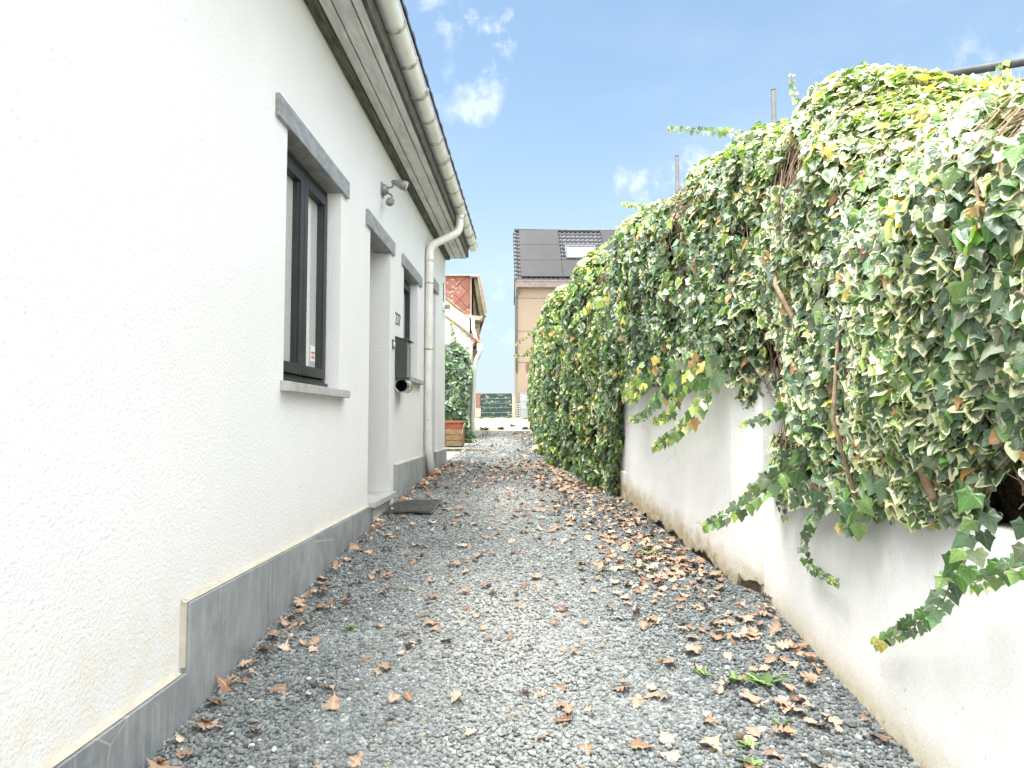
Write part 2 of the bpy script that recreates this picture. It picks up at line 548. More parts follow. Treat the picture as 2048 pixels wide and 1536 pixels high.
M = dict(
    stucco=stucco_mat(), bluestone=bluestone_mat(),
    nearwall=render_wall_mat("limewashed_wall", 0.55, 0.94), farwall=render_wall_mat("old_limewashed_wall", 1.0, 1.15),
    gravel_far=gravel_sheet_mat(), stone=attr_mat("gravel_stone", 0.8, 0.35, 160.0, 0.0006),
    ivy=ivy_mat(), dead=dead_leaf_mat(),
    frame=varied("anthracite_frame", (0.026, 0.030, 0.031), (0.038, 0.042, 0.043), 0.42, 4, bscale=200, bdist=0.0002, spec=0.22),
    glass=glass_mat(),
    door=varied("anthracite_door", (0.03, 0.036, 0.038), (0.04, 0.046, 0.048), 0.4),
    lintel=varied("bluestone_lintel", (0.185, 0.190, 0.192), (0.32, 0.325, 0.325), 0.42, 9, (2, 1, 3), 90, 0.0012, 0.5),
    sill=varied("pale_bluestone", (0.33, 0.34, 0.33), (0.47, 0.47, 0.45), 0.6, 8, bscale=90),
    soffit=varied("grey_soffit_board", (0.50, 0.485, 0.485), (0.74, 0.72, 0.72), 0.7, 7, (3, 0.5, 1), 70, 0.001),
    batten=varied("weathered_batten", (0.04, 0.04, 0.033), (0.15, 0.15, 0.125), 0.85, 9, (4, 0.6, 4), 60, 0.003),
    darkwood=varied("dark_fascia", (0.06, 0.06, 0.052), (0.13, 0.13, 0.115), 0.85, 9),
    pvc=varied("aged_white_gutter", (0.72, 0.722, 0.725), (0.87, 0.875, 0.88), 0.36, 5, (1, 0.7, 1.0), 80, 0.0006, 0.5, 0.22),
    pvcjoint=varied("aged_gutter_joint", (0.26, 0.25, 0.22), (0.66, 0.65, 0.61), 0.42, 14, (1, 1, 3), metallic=0.4),
    pipe=varied("white_downpipe", (0.60, 0.585, 0.54), (0.78, 0.77, 0.74), 0.42, 4, (1, 1, 0.5), 80, 0.0005, 0.45),
    tile=varied("dark_roof_tile", (0.03, 0.033, 0.037), (0.075, 0.08, 0.088), 0.5, 8),
    lamp=varied("grey_lamp_metal", (0.16, 0.165, 0.16), (0.30, 0.30, 0.29), 0.5, 20, metallic=0.3),
    lens=varied("lamp_lens", (0.6, 0.62, 0.62), (0.75, 0.77, 0.77), 0.1),
    box=varied("anthracite_box", (0.035, 0.043, 0.042), (0.05, 0.058, 0.056), 0.42, 5, bscale=240, bdist=0.0003),
    boxfront=varied("grey_box_front", (0.17, 0.185, 0.18), (0.22, 0.23, 0.225), 0.4),
    steel=varied("stainless_steel", (0.5, 0.51, 0.5), (0.66, 0.66, 0.65), 0.22, 10, (1, 12, 1), 200, 0.0002, 0.5, 0.95),
    black=varied("dark_inside", (0.006, 0.008, 0.008), (0.015, 0.016, 0.016), 0.6),
    numeral=varied("dark_numeral_metal", (0.09, 0.09, 0.085), (0.17, 0.17, 0.165), 0.4),
    whitep=varied("white_plastic", (0.72, 0.72, 0.70), (0.8, 0.8, 0.78), 0.4),
    rubber=varied("black_rubber", (0.035, 0.036, 0.034), (0.075, 0.075, 0.07), 0.75, 20),
    terra=varied("terracotta", (0.30, 0.095, 0.045), (0.42, 0.16, 0.085), 0.8, 14),
    bark=varied("bark_slats", (0.22, 0.13, 0.065), (0.42, 0.28, 0.15), 0.9, 12, (1, 1, 5), 60, 0.006),
    mosswood=varied("mossy_plank", (0.10, 0.115, 0.03), (0.26, 0.22, 0.13), 0.9, 9, bscale=60, bdist=0.004),
    galv=varied("galvanised_steel", (0.085, 0.09, 0.095), (0.13, 0.135, 0.14), 0.6, 9, spec=0.2),
    wire=varied("thin_wire", (0.5, 0.5, 0.5), (0.6, 0.6, 0.6), 0.4),
    soil=varied("garden_soil", (0.05, 0.035, 0.022), (0.11, 0.08, 0.05), 0.95, 8, bscale=40, bdist=0.02),
    earth=varied("bare_ground", (0.10, 0.085, 0.06), (0.18, 0.15, 0.10), 0.95, 2, bscale=20, bdist=0.02),
    yard=brick_mat("worn_concrete_slabs", (0.46, 0.43, 0.34), (0.55, 0.52, 0.42), (0.16, 0.20, 0.06), 0.6, 0.6, 0.035),
    whitebrick=brick_mat("white_painted_brick", (0.74, 0.72, 0.66), (0.80, 0.785, 0.73), (0.58, 0.55, 0.48), 0.46, 0.2, 0.008),
    redbrick=brick_mat("red_brown_brick", (0.20, 0.06, 0.035), (0.27, 0.10, 0.06), (0.24, 0.19, 0.16), 0.2, 0.065, 0.012),
    slate=slate_mat(),
    greenwood=varied("mossy_verge_boards", (0.10, 0.13, 0.045), (0.30, 0.25, 0.17), 0.9, 5, (1, 1, 0.6), 40, 0.004),
    coping=varied("mossy_coping", (0.16, 0.13, 0.07), (0.42, 0.33, 0.24), 0.9, 14, bscale=50, bdist=0.01),
    tan=varied("tan_pebbledash", (0.27, 0.21, 0.155), (0.35, 0.28, 0.215), 0.95, 28, bscale=120, bdist=0.01, detail=5),
    tanline=varied("render_crack", (0.12, 0.085, 0.055), (0.2, 0.15, 0.1), 0.95, 30),
    solar=varied("solar_panel_glass", (0.020, 0.020, 0.022), (0.027, 0.026, 0.028), 0.4, 2, bscale=300, bdist=0.0001, spec=0.14),
    sframe=varied("panel_frame", (0.03, 0.03, 0.032), (0.05, 0.05, 0.05), 0.4),
    roof2=varied("anthracite_pantile", (0.045, 0.05, 0.056), (0.09, 0.095, 0.105), 0.45, 8, spec=0.3),
    brown=varied("brown_gutter", (0.16, 0.125, 0.115), (0.23, 0.19, 0.175), 0.5, 8),
    skyglass=varied("pale_skylight_glass", (0.30, 0.315, 0.315), (0.37, 0.385, 0.385), 0.25, 3),
    palegrey=varied("pale_grey_door", (0.34, 0.37, 0.39), (0.42, 0.45, 0.47), 0.5, 8),
    brownwood=varied("brown_shutter", (0.13, 0.05, 0.035), (0.2, 0.09, 0.06), 0.7, 10),
    orangebrick=varied("orange_brick", (0.36, 0.13, 0.06), (0.42, 0.17, 0.09), 0.8, 10),
    cream=varied("cream_paint", (0.33, 0.30, 0.245), (0.43, 0.40, 0.34), 0.7, 7),
    peel=peeling_mat(), lattice=lattice_mat(),
    twig=varied("ivy_stem_bark", (0.22, 0.15, 0.095), (0.44, 0.33, 0.23), 0.9, 30, bscale=80, bdist=0.002),
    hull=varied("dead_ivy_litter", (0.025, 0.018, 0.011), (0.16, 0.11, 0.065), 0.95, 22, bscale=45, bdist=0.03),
    grass=attr_mat("weed_leaf", 0.6, 0.35),
    stickw=varied("sticker_white", (0.75, 0.75, 0.74), (0.8, 0.8, 0.79), 0.5),
    stickr=varied("sticker_red", (0.55, 0.05, 0.05), (0.62, 0.08, 0.07), 0.5),
)


# ------------------------------------------------------------------ object and mesh helpers
def thing(name, label, cat, loc=(0, 0, 0), rz=0.0, group=None):
    o = bpy.data.objects.new(name, None)
    o.empty_display_size = 0.1
    COL.objects.link(o)
    o.location = loc
    o.rotation_euler = (0, 0, rz)
    return tag(o, label, cat, group)


def tag(o, label=None, cat=None, group=None, kind=None):
    if label:
        o["label"] = label
    if cat:
        o["category"] = cat
    if group:
        o["group"] = group
    if kind:
        o["kind"] = kind
    return o


class MB:
    def __init__(s):
        s.bm = bmesh.new()

    def box(s, x0, x1, y0, y1, z0, z1, mat=None):
        vs_ = [s.bm.verts.new(p) for p in ((x0, y0, z0), (x1, y0, z0), (x1, y1, z0), (x0, y1, z0), (x0, y0, z1), (x1, y0, z1), (x1, y1, z1), (x0, y1, z1))]
        for f in ((0, 3, 2, 1), (4, 5, 6, 7), (0, 1, 5, 4), (1, 2, 6, 5), (2, 3, 7, 6), (3, 0, 4, 7)):
            s.bm.faces.new([vs_[i] for i in f])
        return s

    def quad(s, *pts):
        s.bm.faces.new([s.bm.verts.new(p) for p in pts])
        return s

    def prism(s, pts, axis, a, b):
        """polygon of 2-D points extruded along an axis from a to b"""
        def P(u, w, t):
            return {"x": (t, u, w), "y": (u, t, w), "z": (u, w, t)}[axis]
        A = [s.bm.verts.new(P(u, w, a)) for u, w in pts]
        B = [s.bm.verts.new(P(u, w, b)) for u, w in pts]
        s.bm.faces.new(A)
        s.bm.faces.new(B[::-1])
        for i in range(len(pts)):
            j = (i + 1) % len(pts)
            s.bm.faces.new((A[i], B[i], B[j], A[j]))
        return s

    def tube(s, path, r, seg=14, cap=True):
        path = [Vector(p) for p in path]
        rs = r if isinstance(r, (list, tuple)) else [r] * len(path)
        rings = []
        ref = None
        for i, p in enumerate(path):
            t = (path[min(i + 1, len(path) - 1)] - path[max(i - 1, 0)]).normalized()
            if ref is None:
                ref = Vector((0, 0, 1)) if abs(t.z) < 0.9 else Vector((1, 0, 0))
            u = t.cross(ref).normalized()
            w = u.cross(t).normalized()
            ref = w
            rings.append([s.bm.verts.new(p + rs[i] * (math.cos(a) * u + math.sin(a) * w)) for a in [2 * math.pi * k / seg for k in range(seg)]])
        for A, B in zip(rings, rings[1:]):
            for k in range(seg):
                f = s.bm.faces.new((A[k], A[(k + 1) % seg], B[(k + 1) % seg], B[k]))
                f.smooth = True
        if cap:
            s.bm.faces.new(rings[0][::-1])
            s.bm.faces.new(rings[-1])
        return s

    def lathe(s, prof, centre=(0, 0, 0), seg=28):
        c = Vector(centre)
        rings = [[s.bm.verts.new(c + Vector((r * math.cos(2 * math.pi * k / seg), r * math.sin(2 * math.pi * k / seg), z))) for k in range(seg)] for r, z in prof]
        for A, B in zip(rings, rings[1:]):
            for k in range(seg):
                f = s.bm.faces.new((A[k], A[(k + 1) % seg], B[(k + 1) % seg], B[k]))
                f.smooth = True
        return s

    def build(s, name, mat, parent=None, bevel=0.0, loc=None):
        bmesh.ops.recalc_face_normals(s.bm, faces=s.bm.faces)
        me = bpy.data.meshes.new(name)
        s.bm.to_mesh(me)
        s.bm.free()
        return link(name, me, mat, parent, bevel, loc)


def link(name, me, mat, parent=None, bevel=0.0, loc=None):
    o = bpy.data.objects.new(name, me)
    COL.objects.link(o)
    if mat:
        me.materials.append(mat)
    if parent:
        o.parent = parent
    if loc:
        o.location = loc
    if bevel:
        b = o.modifiers.new("bevel", "BEVEL")
        b.width = bevel
        b.segments = 2
        b.limit_method = "ANGLE"
        b.angle_limit = R(40)
    return o


def np_mesh(name, verts, faces, smooth=False, attrs=None):
    """verts (N,3), faces (F,k) arrays -> mesh, quickly; attrs: name -> (type, array)"""
    me = bpy.data.meshes.new(name)
    nv, (nf, k) = len(verts), faces.shape
    me.vertices.add(nv)
    me.vertices.foreach_set("co", np.ascontiguousarray(verts, dtype=np.float32).ravel())
    me.loops.add(nf * k)
    me.loops.foreach_set("vertex_index", np.ascontiguousarray(faces, dtype=np.int32).ravel())
    me.polygons.add(nf)
    me.polygons.foreach_set("loop_start", np.arange(0, nf * k, k, dtype=np.int32))
    me.polygons.foreach_set("use_smooth", np.full(nf, smooth, dtype=bool))
    me.update(calc_edges=True)
    for an, (ty, arr) in (attrs or {}).items():
        at = me.attributes.new(an, ty, "POINT")
        at.data.foreach_set("color" if "COLOR" in ty else "vector", np.ascontiguousarray(arr, dtype=np.float32).ravel())
    me.validate()
    return me


def smooth_noise(p, seed=0, scale=1.0):
    """cheap smooth pseudo-noise of (N,3) points, about -1..1"""
    g = np.random.default_rng(seed)
    out = np.zeros(len(p))
    for o_ in range(3):
        for _ in range(4):
            k = g.normal(size=3)
            k *= scale * (1.7 ** o_) * 2.2 / np.linalg.norm(k)
            out += np.sin(p @ k + g.uniform(0, 6.28)) * (0.6 ** o_)
    return out / 4.0


# ------------------------------------------------------------------ ground profile (the lane climbs gently)
GY = [-8, 0, 2, 2.6, 3.4, 4.2, 5.6, 6.5, 8.4, 10.1, 14, 18, 23, 28, 60]
GZ = [-.45, -.22, -.05, 0.0, .105, .19, .275, .36, .43, .475, .62, .79, 1.03, 1.2, 1.2]


def gz(y):
    return np.interp(y, GY, GZ)


def sheet(name, xs, ys, dz, mat, kind="structure", wobble=0.0):
    X, Y = np.meshgrid(xs, ys)
    Z = gz(Y) + dz
    if wobble:
        P = np.stack([X.ravel(), Y.ravel(), 0 * X.ravel()], 1)
        Z = Z + wobble * smooth_noise(P, 5, 1.4).reshape(Z.shape)
    V = np.stack([X.ravel(), Y.ravel(), Z.ravel()], 1)
    nx, ny = len(xs), len(ys)
    i = np.arange(ny - 1)[:, None] * nx + np.arange(nx - 1)[None]
    F = np.stack([i, i + 1, i + nx + 1, i + nx], -1).reshape(-1, 4)
    o = link(name, np_mesh(name, V, F, True), mat)
    return tag(o, kind=kind)


sheet("ground", np.array([-300, -40, -8, -4, 0, 4, 8, 40, 300.0]), np.concatenate([[-60, -8], np.arange(-4, 29, 1.0), [40, 100, 400]]), -0.02, M["earth"])
sheet("gravel_path", np.arange(-2.6, 1.5, 0.1), np.arange(-3, 18.35, 0.1), 0.0, M["gravel_far"], wobble=0.006)
sheet("yard_paving", np.arange(-8, 6.1, 0.25), np.arange(18.3, 28.1, 0.25), 0.006, M["yard"], wobble=0.004)
sheet("garden_bed", np.arange(1.42, 8, 0.5), np.arange(-1, 6.4, 0.4), 0.55, M["soil"])


def lane_right(y):
    """x of whatever bounds the lane on the right"""
    return np.interp(y, [0, 3.76, 3.98, 6.446, 7.5, 9, 11.3, 14.3, 18, 20], [1.25, 1.25, 1.14, .857, .62, .36, .17, .12, .02, -.05])


# ------------------------------------------------------------------ the gravel: real stones near, sheet texture beyond
def gravel():
    def ico(sub):
        b = bmesh.new()
        bmesh.ops.create_icosphere(b, subdivisions=sub, radius=1.0)
        b.verts.ensure_lookup_table()
        v = np.array([x.co[:] for x in b.verts])
        f = np.array([[q.index for q in p.verts] for p in b.faces])
        b.free()
        return v, f
    Vs, Fs, Cs, off = [], [], [], 0

    def batch(sub, y0, y1, dens, size):
        nonlocal off
        area = (y1 - y0) * 2.6
        n = int(area * dens)
        y = rng.uniform(y0, y1, n)
        x = rng.uniform(-1.29, 1.3, n)
        left = np.where(y < 10.1, -1.27, -1.9)
        keep = (x > left) & (x < lane_right(y))
        x, y = x[keep], y[keep]
        n = len(x)
        tv, tf = ico(sub)
        nvar = 10
        variants = []
        for k in range(nvar):
            g = np.random.default_rng(100 + k)
            w = tv * (1 + 0.24 * smooth_noise(tv * 1.0, 30 + k, 0.8)[:, None]) + g.normal(0, 0.075 if sub == 2 else 0.13, tv.shape)
            variants.append(w)
        variants = np.array(variants)
        which = rng.integers(0, nvar, n)
        s = size * np.exp(rng.normal(0, 0.28, n))
        sc = np.stack([s * rng.uniform(0.85, 1.35, n), s * rng.uniform(0.7, 1.0, n), s * rng.uniform(0.5, 0.8, n)], 1)
        V = variants[which] * sc[:, None, :]
        # random turn: about z, then a tilt
        a, t = rng.uniform(0, 6.28, n), rng.normal(0, 0.45, n)
        ct, st, ca, sa = np.cos(t)[:, None], np.sin(t)[:, None], np.cos(a)[:, None], np.sin(a)[:, None]
        X, Y, Z = V[..., 0], V[..., 1], V[..., 2]
        Y, Z = Y * ct - Z * st, Y * st + Z * ct
        X, Y = X * ca - Y * sa, X * sa + Y * ca
        P = np.stack([x, y, 0 * x], 1)
        z = gz(y) + 0.006 * smooth_noise(P, 5, 1.4) + 0.012 * smooth_noise(P, 8, 3.0) * 0.5 + rng.uniform(-0.25, 0.75, n) * s
        W = np.stack([X + x[:, None], Y + y[:, None], Z + z[:, None]], -1)
        # stone colour: blue-grey basalt; paler lane middle is trodden dust plus painted-in light
        worn_lit = np.exp(-((x + 0.12 + 0.05 * (y - 3)) / 0.52) ** 2) * np.clip(0.75 + 0.45 * smooth_noise(P, 11, 1.3), 0.1, 1.2)
        v = np.clip(rng.normal(0.180, 0.052, n) + 0.180 * worn_lit, 0.05, 0.55)
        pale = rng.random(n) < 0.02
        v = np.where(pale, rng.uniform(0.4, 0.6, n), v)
        c = np.stack([v * (0.90 + 0.08 * worn_lit), v * 1.0, v * (1.0 - 0.05 * worn_lit), np.ones(n)], 1)
        tan_ = rng.random(n) < 0.03
        c[tan_, :3] *= np.array([1.25, 1.0, 0.72])
        m = len(tv)
        F = (np.arange(n) * m)[:, None, None] + tf[None] + off
        off += n * m
        Vs.append(W.reshape(-1, 3))
        Fs.append(F.reshape(-1, 3))
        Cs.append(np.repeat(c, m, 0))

    batch(2, 1.5, 3.2, 7800, 0.0070)
    batch(1, 3.2, 5.2, 7000, 0.0074)
    batch(1, 5.2, 7.5, 3900, 0.0088)
    batch(1, 7.5, 11.0, 1700, 0.0105)
    batch(1, 11.0, 18.0, 500, 0.012)
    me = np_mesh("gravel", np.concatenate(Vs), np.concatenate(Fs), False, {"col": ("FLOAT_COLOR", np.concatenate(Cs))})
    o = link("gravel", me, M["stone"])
    tag(o, "loose grey crushed stone covering the lane between the white walls", "gravel", kind="stuff")


gravel()


# ------------------------------------------------------------------ the white house on the left
house = thing("white_house", "low white stucco house with bluestone plinth, grey soffit and white gutter", "house", (-1.3, 3.5, 0))
HO = Vector((-1.3, 3.5, 0))


def hb(mb, name, mat, parent=house, bevel=0.0):
    """build a part given in world coordinates under a thing standing at HO"""
    bmesh.ops.translate(mb.bm, verts=mb.bm.verts, vec=-HO)
    return mb.build(name, mat, parent, bevel)


OPEN = [(3.51, 4.53, 1.30, 2.66), (5.36, 6.13, 0.42, 2.65), (6.78, 7.62, 1.54, 2.66), (8.66, 9.03, 0.42, 2.83)]
WX, WTOP, WBOT, REV = -1.3, 3.52, -0.6, 0.26


def house_wall():
    mb = MB()
    ys = sorted({-3.5, 10.03, *[o_[0] for o_ in OPEN], *[o_[1] for o_ in OPEN]})
    zs = sorted({WBOT, WTOP, *[o_[2] for o_ in OPEN], *[o_[3] for o_ in OPEN]})
    for y0, y1 in zip(ys, ys[1:]):
        for z0, z1 in zip(zs, zs[1:]):
            if any(o_[0] <= y0 < o_[1] and o_[2] <= z0 < o_[3] for o_ in OPEN):
                continue
            mb.quad((WX, y0, z0), (WX, y1, z0), (WX, y1, z1), (WX, y0, z1))
    for y0, y1, z0, z1 in OPEN:
        b = WX - REV
        mb.quad((WX, y1, z0), (b, y1, z0), (b, y1, z1), (WX, y1, z1))
        mb.quad((WX, y0, z0), (WX, y0, z1), (b, y0, z1), (b, y0, z0))
        mb.quad((WX, y0, z1), (WX, y1, z1), (b, y1, z1), (b, y0, z1))
        mb.quad((WX, y0, z0), (b, y0, z0), (b, y1, z0), (WX, y1, z0))
    # the other three sides
    mb.quad((WX, 10.03, WBOT), (-7, 10.03, WBOT), (-7, 10.03, WTOP), (WX, 10.03, WTOP))
    mb.quad((WX, -3.5, WBOT), (WX, -3.5, WTOP), (-7, -3.5, WTOP), (-7, -3.5, WBOT))
    mb.quad((-7, -3.5, WBOT), (-7, -3.5, WTOP), (-7, 10.03, WTOP), (-7, 10.03, WBOT))
    mb.prism([(-1.3, WTOP), (-7, WTOP), (-4.15, 5.7)], "y", 10.0, 10.029)
    bmesh.ops.remove_doubles(mb.bm, verts=mb.bm.verts, dist=1e-5)
    bm = mb.bm
    bmesh.ops.translate(bm, verts=bm.verts, vec=-HO)
    me = bpy.data.meshes.new("wall")
    bm.to_mesh(me)
    bm.free()
    return link("wall", me, M["stucco"], house)


house_wall()

PX = -1.27   # outer face of the bluestone plinth


def plinth(y0, y1, z1):
    mb = MB()
    mb.box(-1.302, PX + random.uniform(-.0015, .0015), y0 + 0.003, y1 - 0.003, -0.5, z1 + random.uniform(-.002, .002))
    hb(mb, "plinth_slab", M["bluestone"], bevel=0.0025)


for y0, y1 in ((-1.0, 0.2), (0.2, 1.35), (1.35, 2.53)):
    plinth(y0, y1, 0.172)
for y0, y1 in ((2.53, 3.30), (3.30, 4.06), (4.06, 4.83), (4.83, 5.44)):
    plinth(y0, y1, 0.423)
for y0, y1 in ((6.36, 7.13), (7.13, 7.86), (7.86, 8.56), (8.95, 9.5), (9.5, 10.04)):
    plinth(y0, y1, 0.677)
for y in (0.2, 1.35, 2.53, 3.30, 4.06, 4.83, 7.13, 7.86, 9.5):
    mb = MB()
    mb.box(-1.301, PX - 0.004, y - 0.0028, y + 0.0028, -0.4, 0.15 if y < 2.6 else (0.415 if y < 5 else 0.67))
    hb(mb, "plinth_joint", M["darkwood"])
mb = MB()     # mortar fillet above the plinth
for y0, y1, z in ((-1, 2.50, 0.172), (2.515, 5.35, 0.423), (6.355, 8.55, 0.677), (8.955, 10.02, 0.677)):
    mb.prism([(-1.301, z + 0.004), (-1.280, z + 0.0035), (-1.301, z + 0.018)], "y", y0, y1)
mb.prism([(-1.301, 2.529), (-1.282, 2.529), (-1.301, 2.514)], "z", 0.19, 0.44)
hb(mb, "mortar_fillet", varied("mortar", (0.40, 0.37, 0.30), (0.50, 0.47, 0.39), 0.95, 15))


def lintel(y0, y1, z0, z1, parent):
    mb = MB()
    mb.box(-1.45, -1.278, y0, y1, z0, z1)
    hb(mb, "lintel", M["lintel"], parent, 0.003)


def window(y0, y1, z0, z1, panes, sill, lint, sticker=False):
    w = MB()
    xf, xb, t = -1.395, -1.47, 0.05
    w.box(xb, xf, y0, y0 + t, z0, z1).box(xb, xf, y1 - t, y1, z0, z1)
    w.box(xb, xf, y0 + t, y1 - t, z1 - t, z1).box(xb, xf, y0 + t, y1 - t, z0, z0 + t)
    w.box(xb, xf + 0.02, y0, y1, z0 - 0.012, z0 + 0.028)
    wo_ = hb(w, "window", M["frame"], house, 0.003)
    n = panes
    width = (y1 - y0 - 2 * t) / n
    for k in range(n):
        a, b = y0 + t + k * width + 0.004, y0 + t + (k + 1) * width - 0.004
        s = 0.062
        f = MB()
        zz0, zz1 = z0 + t + 0.006, z1 - t - 0.006
        xs, xe = -1.455, -1.375
        f.box(xs, xe, a, a + s, zz0, zz1).box(xs, xe, b - s, b, zz0, zz1)
        f.box(xs, xe, a + s, b - s, zz1 - s, zz1).box(xs, xe, a + s, b - s, zz0, zz0 + s)
        f.box(xs, xe - 0.012, a + s, a + s + 0.012, zz0 + s, zz1 - s).box(xs, xe - 0.012, b - s - 0.012, b - s, zz0 + s, zz1 - s)
        hb(f, "sash", M["frame"], wo_, 0.003)
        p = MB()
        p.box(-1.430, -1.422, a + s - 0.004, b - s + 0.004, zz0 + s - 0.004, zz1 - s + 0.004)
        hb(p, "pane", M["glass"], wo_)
        if sticker and k == n - 1:
            q = MB()
            ya, yb = b - s - 0.105, b - s - 0.02
            q.box(-1.4215, -1.4205, ya, yb, 1.478, 1.578)
            hb(q, "sticker", M["stickw"], wo_)
            q = MB()
            q.box(-1.4203, -1.4196, ya + 0.01, yb - 0.01, 1.528, 1.540).box(-1.4203, -1.4196, ya + 0.01, yb - 0.01, 1.497, 1.508)
            q.box(-1.4203, -1.4196, ya + 0.02, yb - 0.02, 1.516, 1.519)
            hb(q, "sticker_print", M["stickr"], wo_)
    m_ = MB()
    m_.prism([(-1.40, sill[2] - 0.055), (-1.252, sill[2] - 0.055), (-1.250, sill[2] - 0.006), (-1.40, sill[2] + 0.012)], "y", sill[0], sill[1])
    hb(m_, "sill", M["sill"], wo_, 0.003)
    lintel(*lint, wo_)


window(3.51, 4.53, 1.312, 2.637, 2, (3.465, 4.64, 1.305), (3.335, 4.66, 2.640, 2.757), True)
window(6.78, 7.62, 1.562, 2.632, 1, (6.70, 7.80, 1.555), (6.655, 7.82, 2.635, 2.75))


def house_door(y0, y1, z0, z1, lint, slab):
    d = MB()
    d.box(-1.545, -1.50, y0 + 0.004, y1 - 0.004, z0 + 0.035, z1 - 0.003)
    for k in range(5):
        zc = z0 + 0.3 + k * 0.36
        d.box(-1.502, -1.494, y0 + 0.12, y1 - 0.12, zc, zc + 0.22)
    do = hb(d, "door", M["door"], house, 0.002)
    h = MB()
    h.tube([(-1.49, y0 + 0.09, z0 + 1.0), (-1.44, y0 + 0.09, z0 + 1.0), (-1.44, y0 + 0.2, z0 + 1.0)], 0.009, 8)
    hb(h, "handle", M["steel"], do)
    lintel(*lint, do)
    if slab:
        m_ = MB()
        m_.box(-1.49, -1.238, slab[0], slab[1], slab[2] - 0.045, slab[2])
        hb(m_, "threshold", M["sill"], do, 0.003)


house_door(5.36, 6.13, 0.42, 2.62, (5.2, 6.255, 2.622, 2.745), (5.36, 6.22, 0.455))
house_door(8.66, 9.03, 0.42, 2.80, (8.56, 9.2, 2.802, 2.95), (8.58, 8.94, 0.47))

# eaves
m_ = MB()
m_.box(-1.297, -1.232, -3.4, 10.03, 3.478, 3.519)
hb(m_, "batten", M["batten"], bevel=0.004)
for x0, x1 in ((-1.224, -1.159), (-1.149, -1.045), (-1.035, -0.985)):
    for k, (ya, yb) in enumerate(((-3.4, 1.2), (1.2, 5.55), (5.55, 10.03))):
        sh = 0.7 * (x0 + 1.2)
        m_ = MB()
        m_.box(x0, x1, ya + sh + 0.0015 if k else ya, (yb + sh - 0.0015) if k < 2 else yb, 3.503, 3.524)
        hb(m_, "soffit_board", M["soffit"], bevel=0.002)
m_ = MB()
m_.box(-1.30, -0.99, -3.4, 10.02, 3.527, 3.54)
m_.box(-0.982, -0.955, -3.4, 10.03, 3.515, 3.80)
m_.box(-1.30, -0.984, 10.004, 10.031, 3.503, 3.75)
hb(m_, "fascia", M["darkwood"], bevel=0.003)
# roof slopes (tile courses carried by steps along the slope)
m_ = MB()
for k in range(18):
    u0, u1 = k * 0.19, (k + 1) * 0.19 + 0.03
    for (a, b, sgn) in ((-0.843, 0.72, -1),):
        x0, x1 = a + sgn * u0, a + sgn * u1
        z0, z1 = 3.795 + b * u0, 3.795 + b * u1
        m_.prism([(x0, z0 + 0.012), (x1, z1 - 0.012), (x1, z1 + 0.012), (x0, z0 + 0.040)], "y", -3.5, 10.10)
for k in range(45):
    m_.prism([(-0.838, 3.800), (-0.90, 3.842), (-0.90, 3.868), (-0.838, 3.836)], "y", -3.45 + k * 0.3, -3.45 + k * 0.3 + 0.10)
m_.prism([(-4.2, 6.20), (-7.3, 3.75), (-7.3, 3.80), (-4.2, 6.27)], "y", -3.5, 10.10)
hb(m_, "roof", M["tile"])
# gutter, half round with rolled lip, ribbed joints and brackets
gx, gzc, gr = -0.905, 3.70, 0.074
m_ = MB()
seg = 16
ang = [math.pi + math.pi * k / seg for k in range(seg + 1)]
outer = [(gx + gr * math.cos(a), gzc + gr * math.sin(a)) for a in ang]
inner = [(gx + (gr - 0.004) * math.cos(a), gzc + (gr - 0.004) * math.sin(a)) for a in ang][::-1]
for (A, B) in zip(outer, outer[1:]):
    f = m_.bm.faces.new([m_.bm.verts.new(p) for p in ((A[0], -3.5, A[1]), (A[0], 10.12, A[1]), (B[0], 10.12, B[1]), (B[0], -3.5, B[1]))])
    f.smooth = True
for (A, B) in zip(inner, inner[1:]):
    m_.bm.faces.new([m_.bm.verts.new(p) for p in ((A[0], -3.5, A[1]), (A[0], 10.12, A[1]), (B[0], 10.12, B[1]), (B[0], -3.5, B[1]))])
bmesh.ops.remove_doubles(m_.bm, verts=m_.bm.verts, dist=1e-5)
m_.tube([(gx + gr, -3.5, gzc), (gx + gr, 10.12, gzc)], 0.008, 8)
m_.prism(outer, "y", 10.118, 10.124)
gut = hb(m_, "gutter", M["pvc"])
y = -3.0
k = 0
while y < 10.1:
    wd = 0.034 if k % 3 else 0.06
    j = MB()
    rr = gr + (0.010 if k % 3 else 0.013)
    prof = [(gx + rr * math.cos(a), gzc + rr * math.sin(a)) for a in ang] + [(gx + (gr + .0005) * math.cos(a), gzc + (gr + .0005) * math.sin(a)) for a in ang][::-1]
    for q in range(seg):
        pts = [prof[q], prof[q + 1], prof[-2 - q], prof[-1 - q]]
        j.prism(pts, "y", y, y + wd)
    if not k % 3:
        for q in range(seg):
            r2 = [(gx + (rr + 0.004) * math.cos(a), gzc + (rr + 0.004) * math.sin(a)) for a in (ang[q], ang[q + 1])] + [(gx + (rr + .0003) * math.cos(a), gzc + (rr + .0003) * math.sin(a)) for a in (ang[q + 1], ang[q])]
            j.prism(r2, "y", y + 0.016, y + 0.028)
            j.prism(r2, "y", y + 0.036, y + 0.044)
    j.box(gx - gr - 0.02, gx - gr - 0.002, y + 0.004, y + 0.024, gzc - 0.035, gzc + 0.02)
    hb(j, "gutter_bracket", M["pvcjoint"], gut)
    y += 0.455
    k += 1


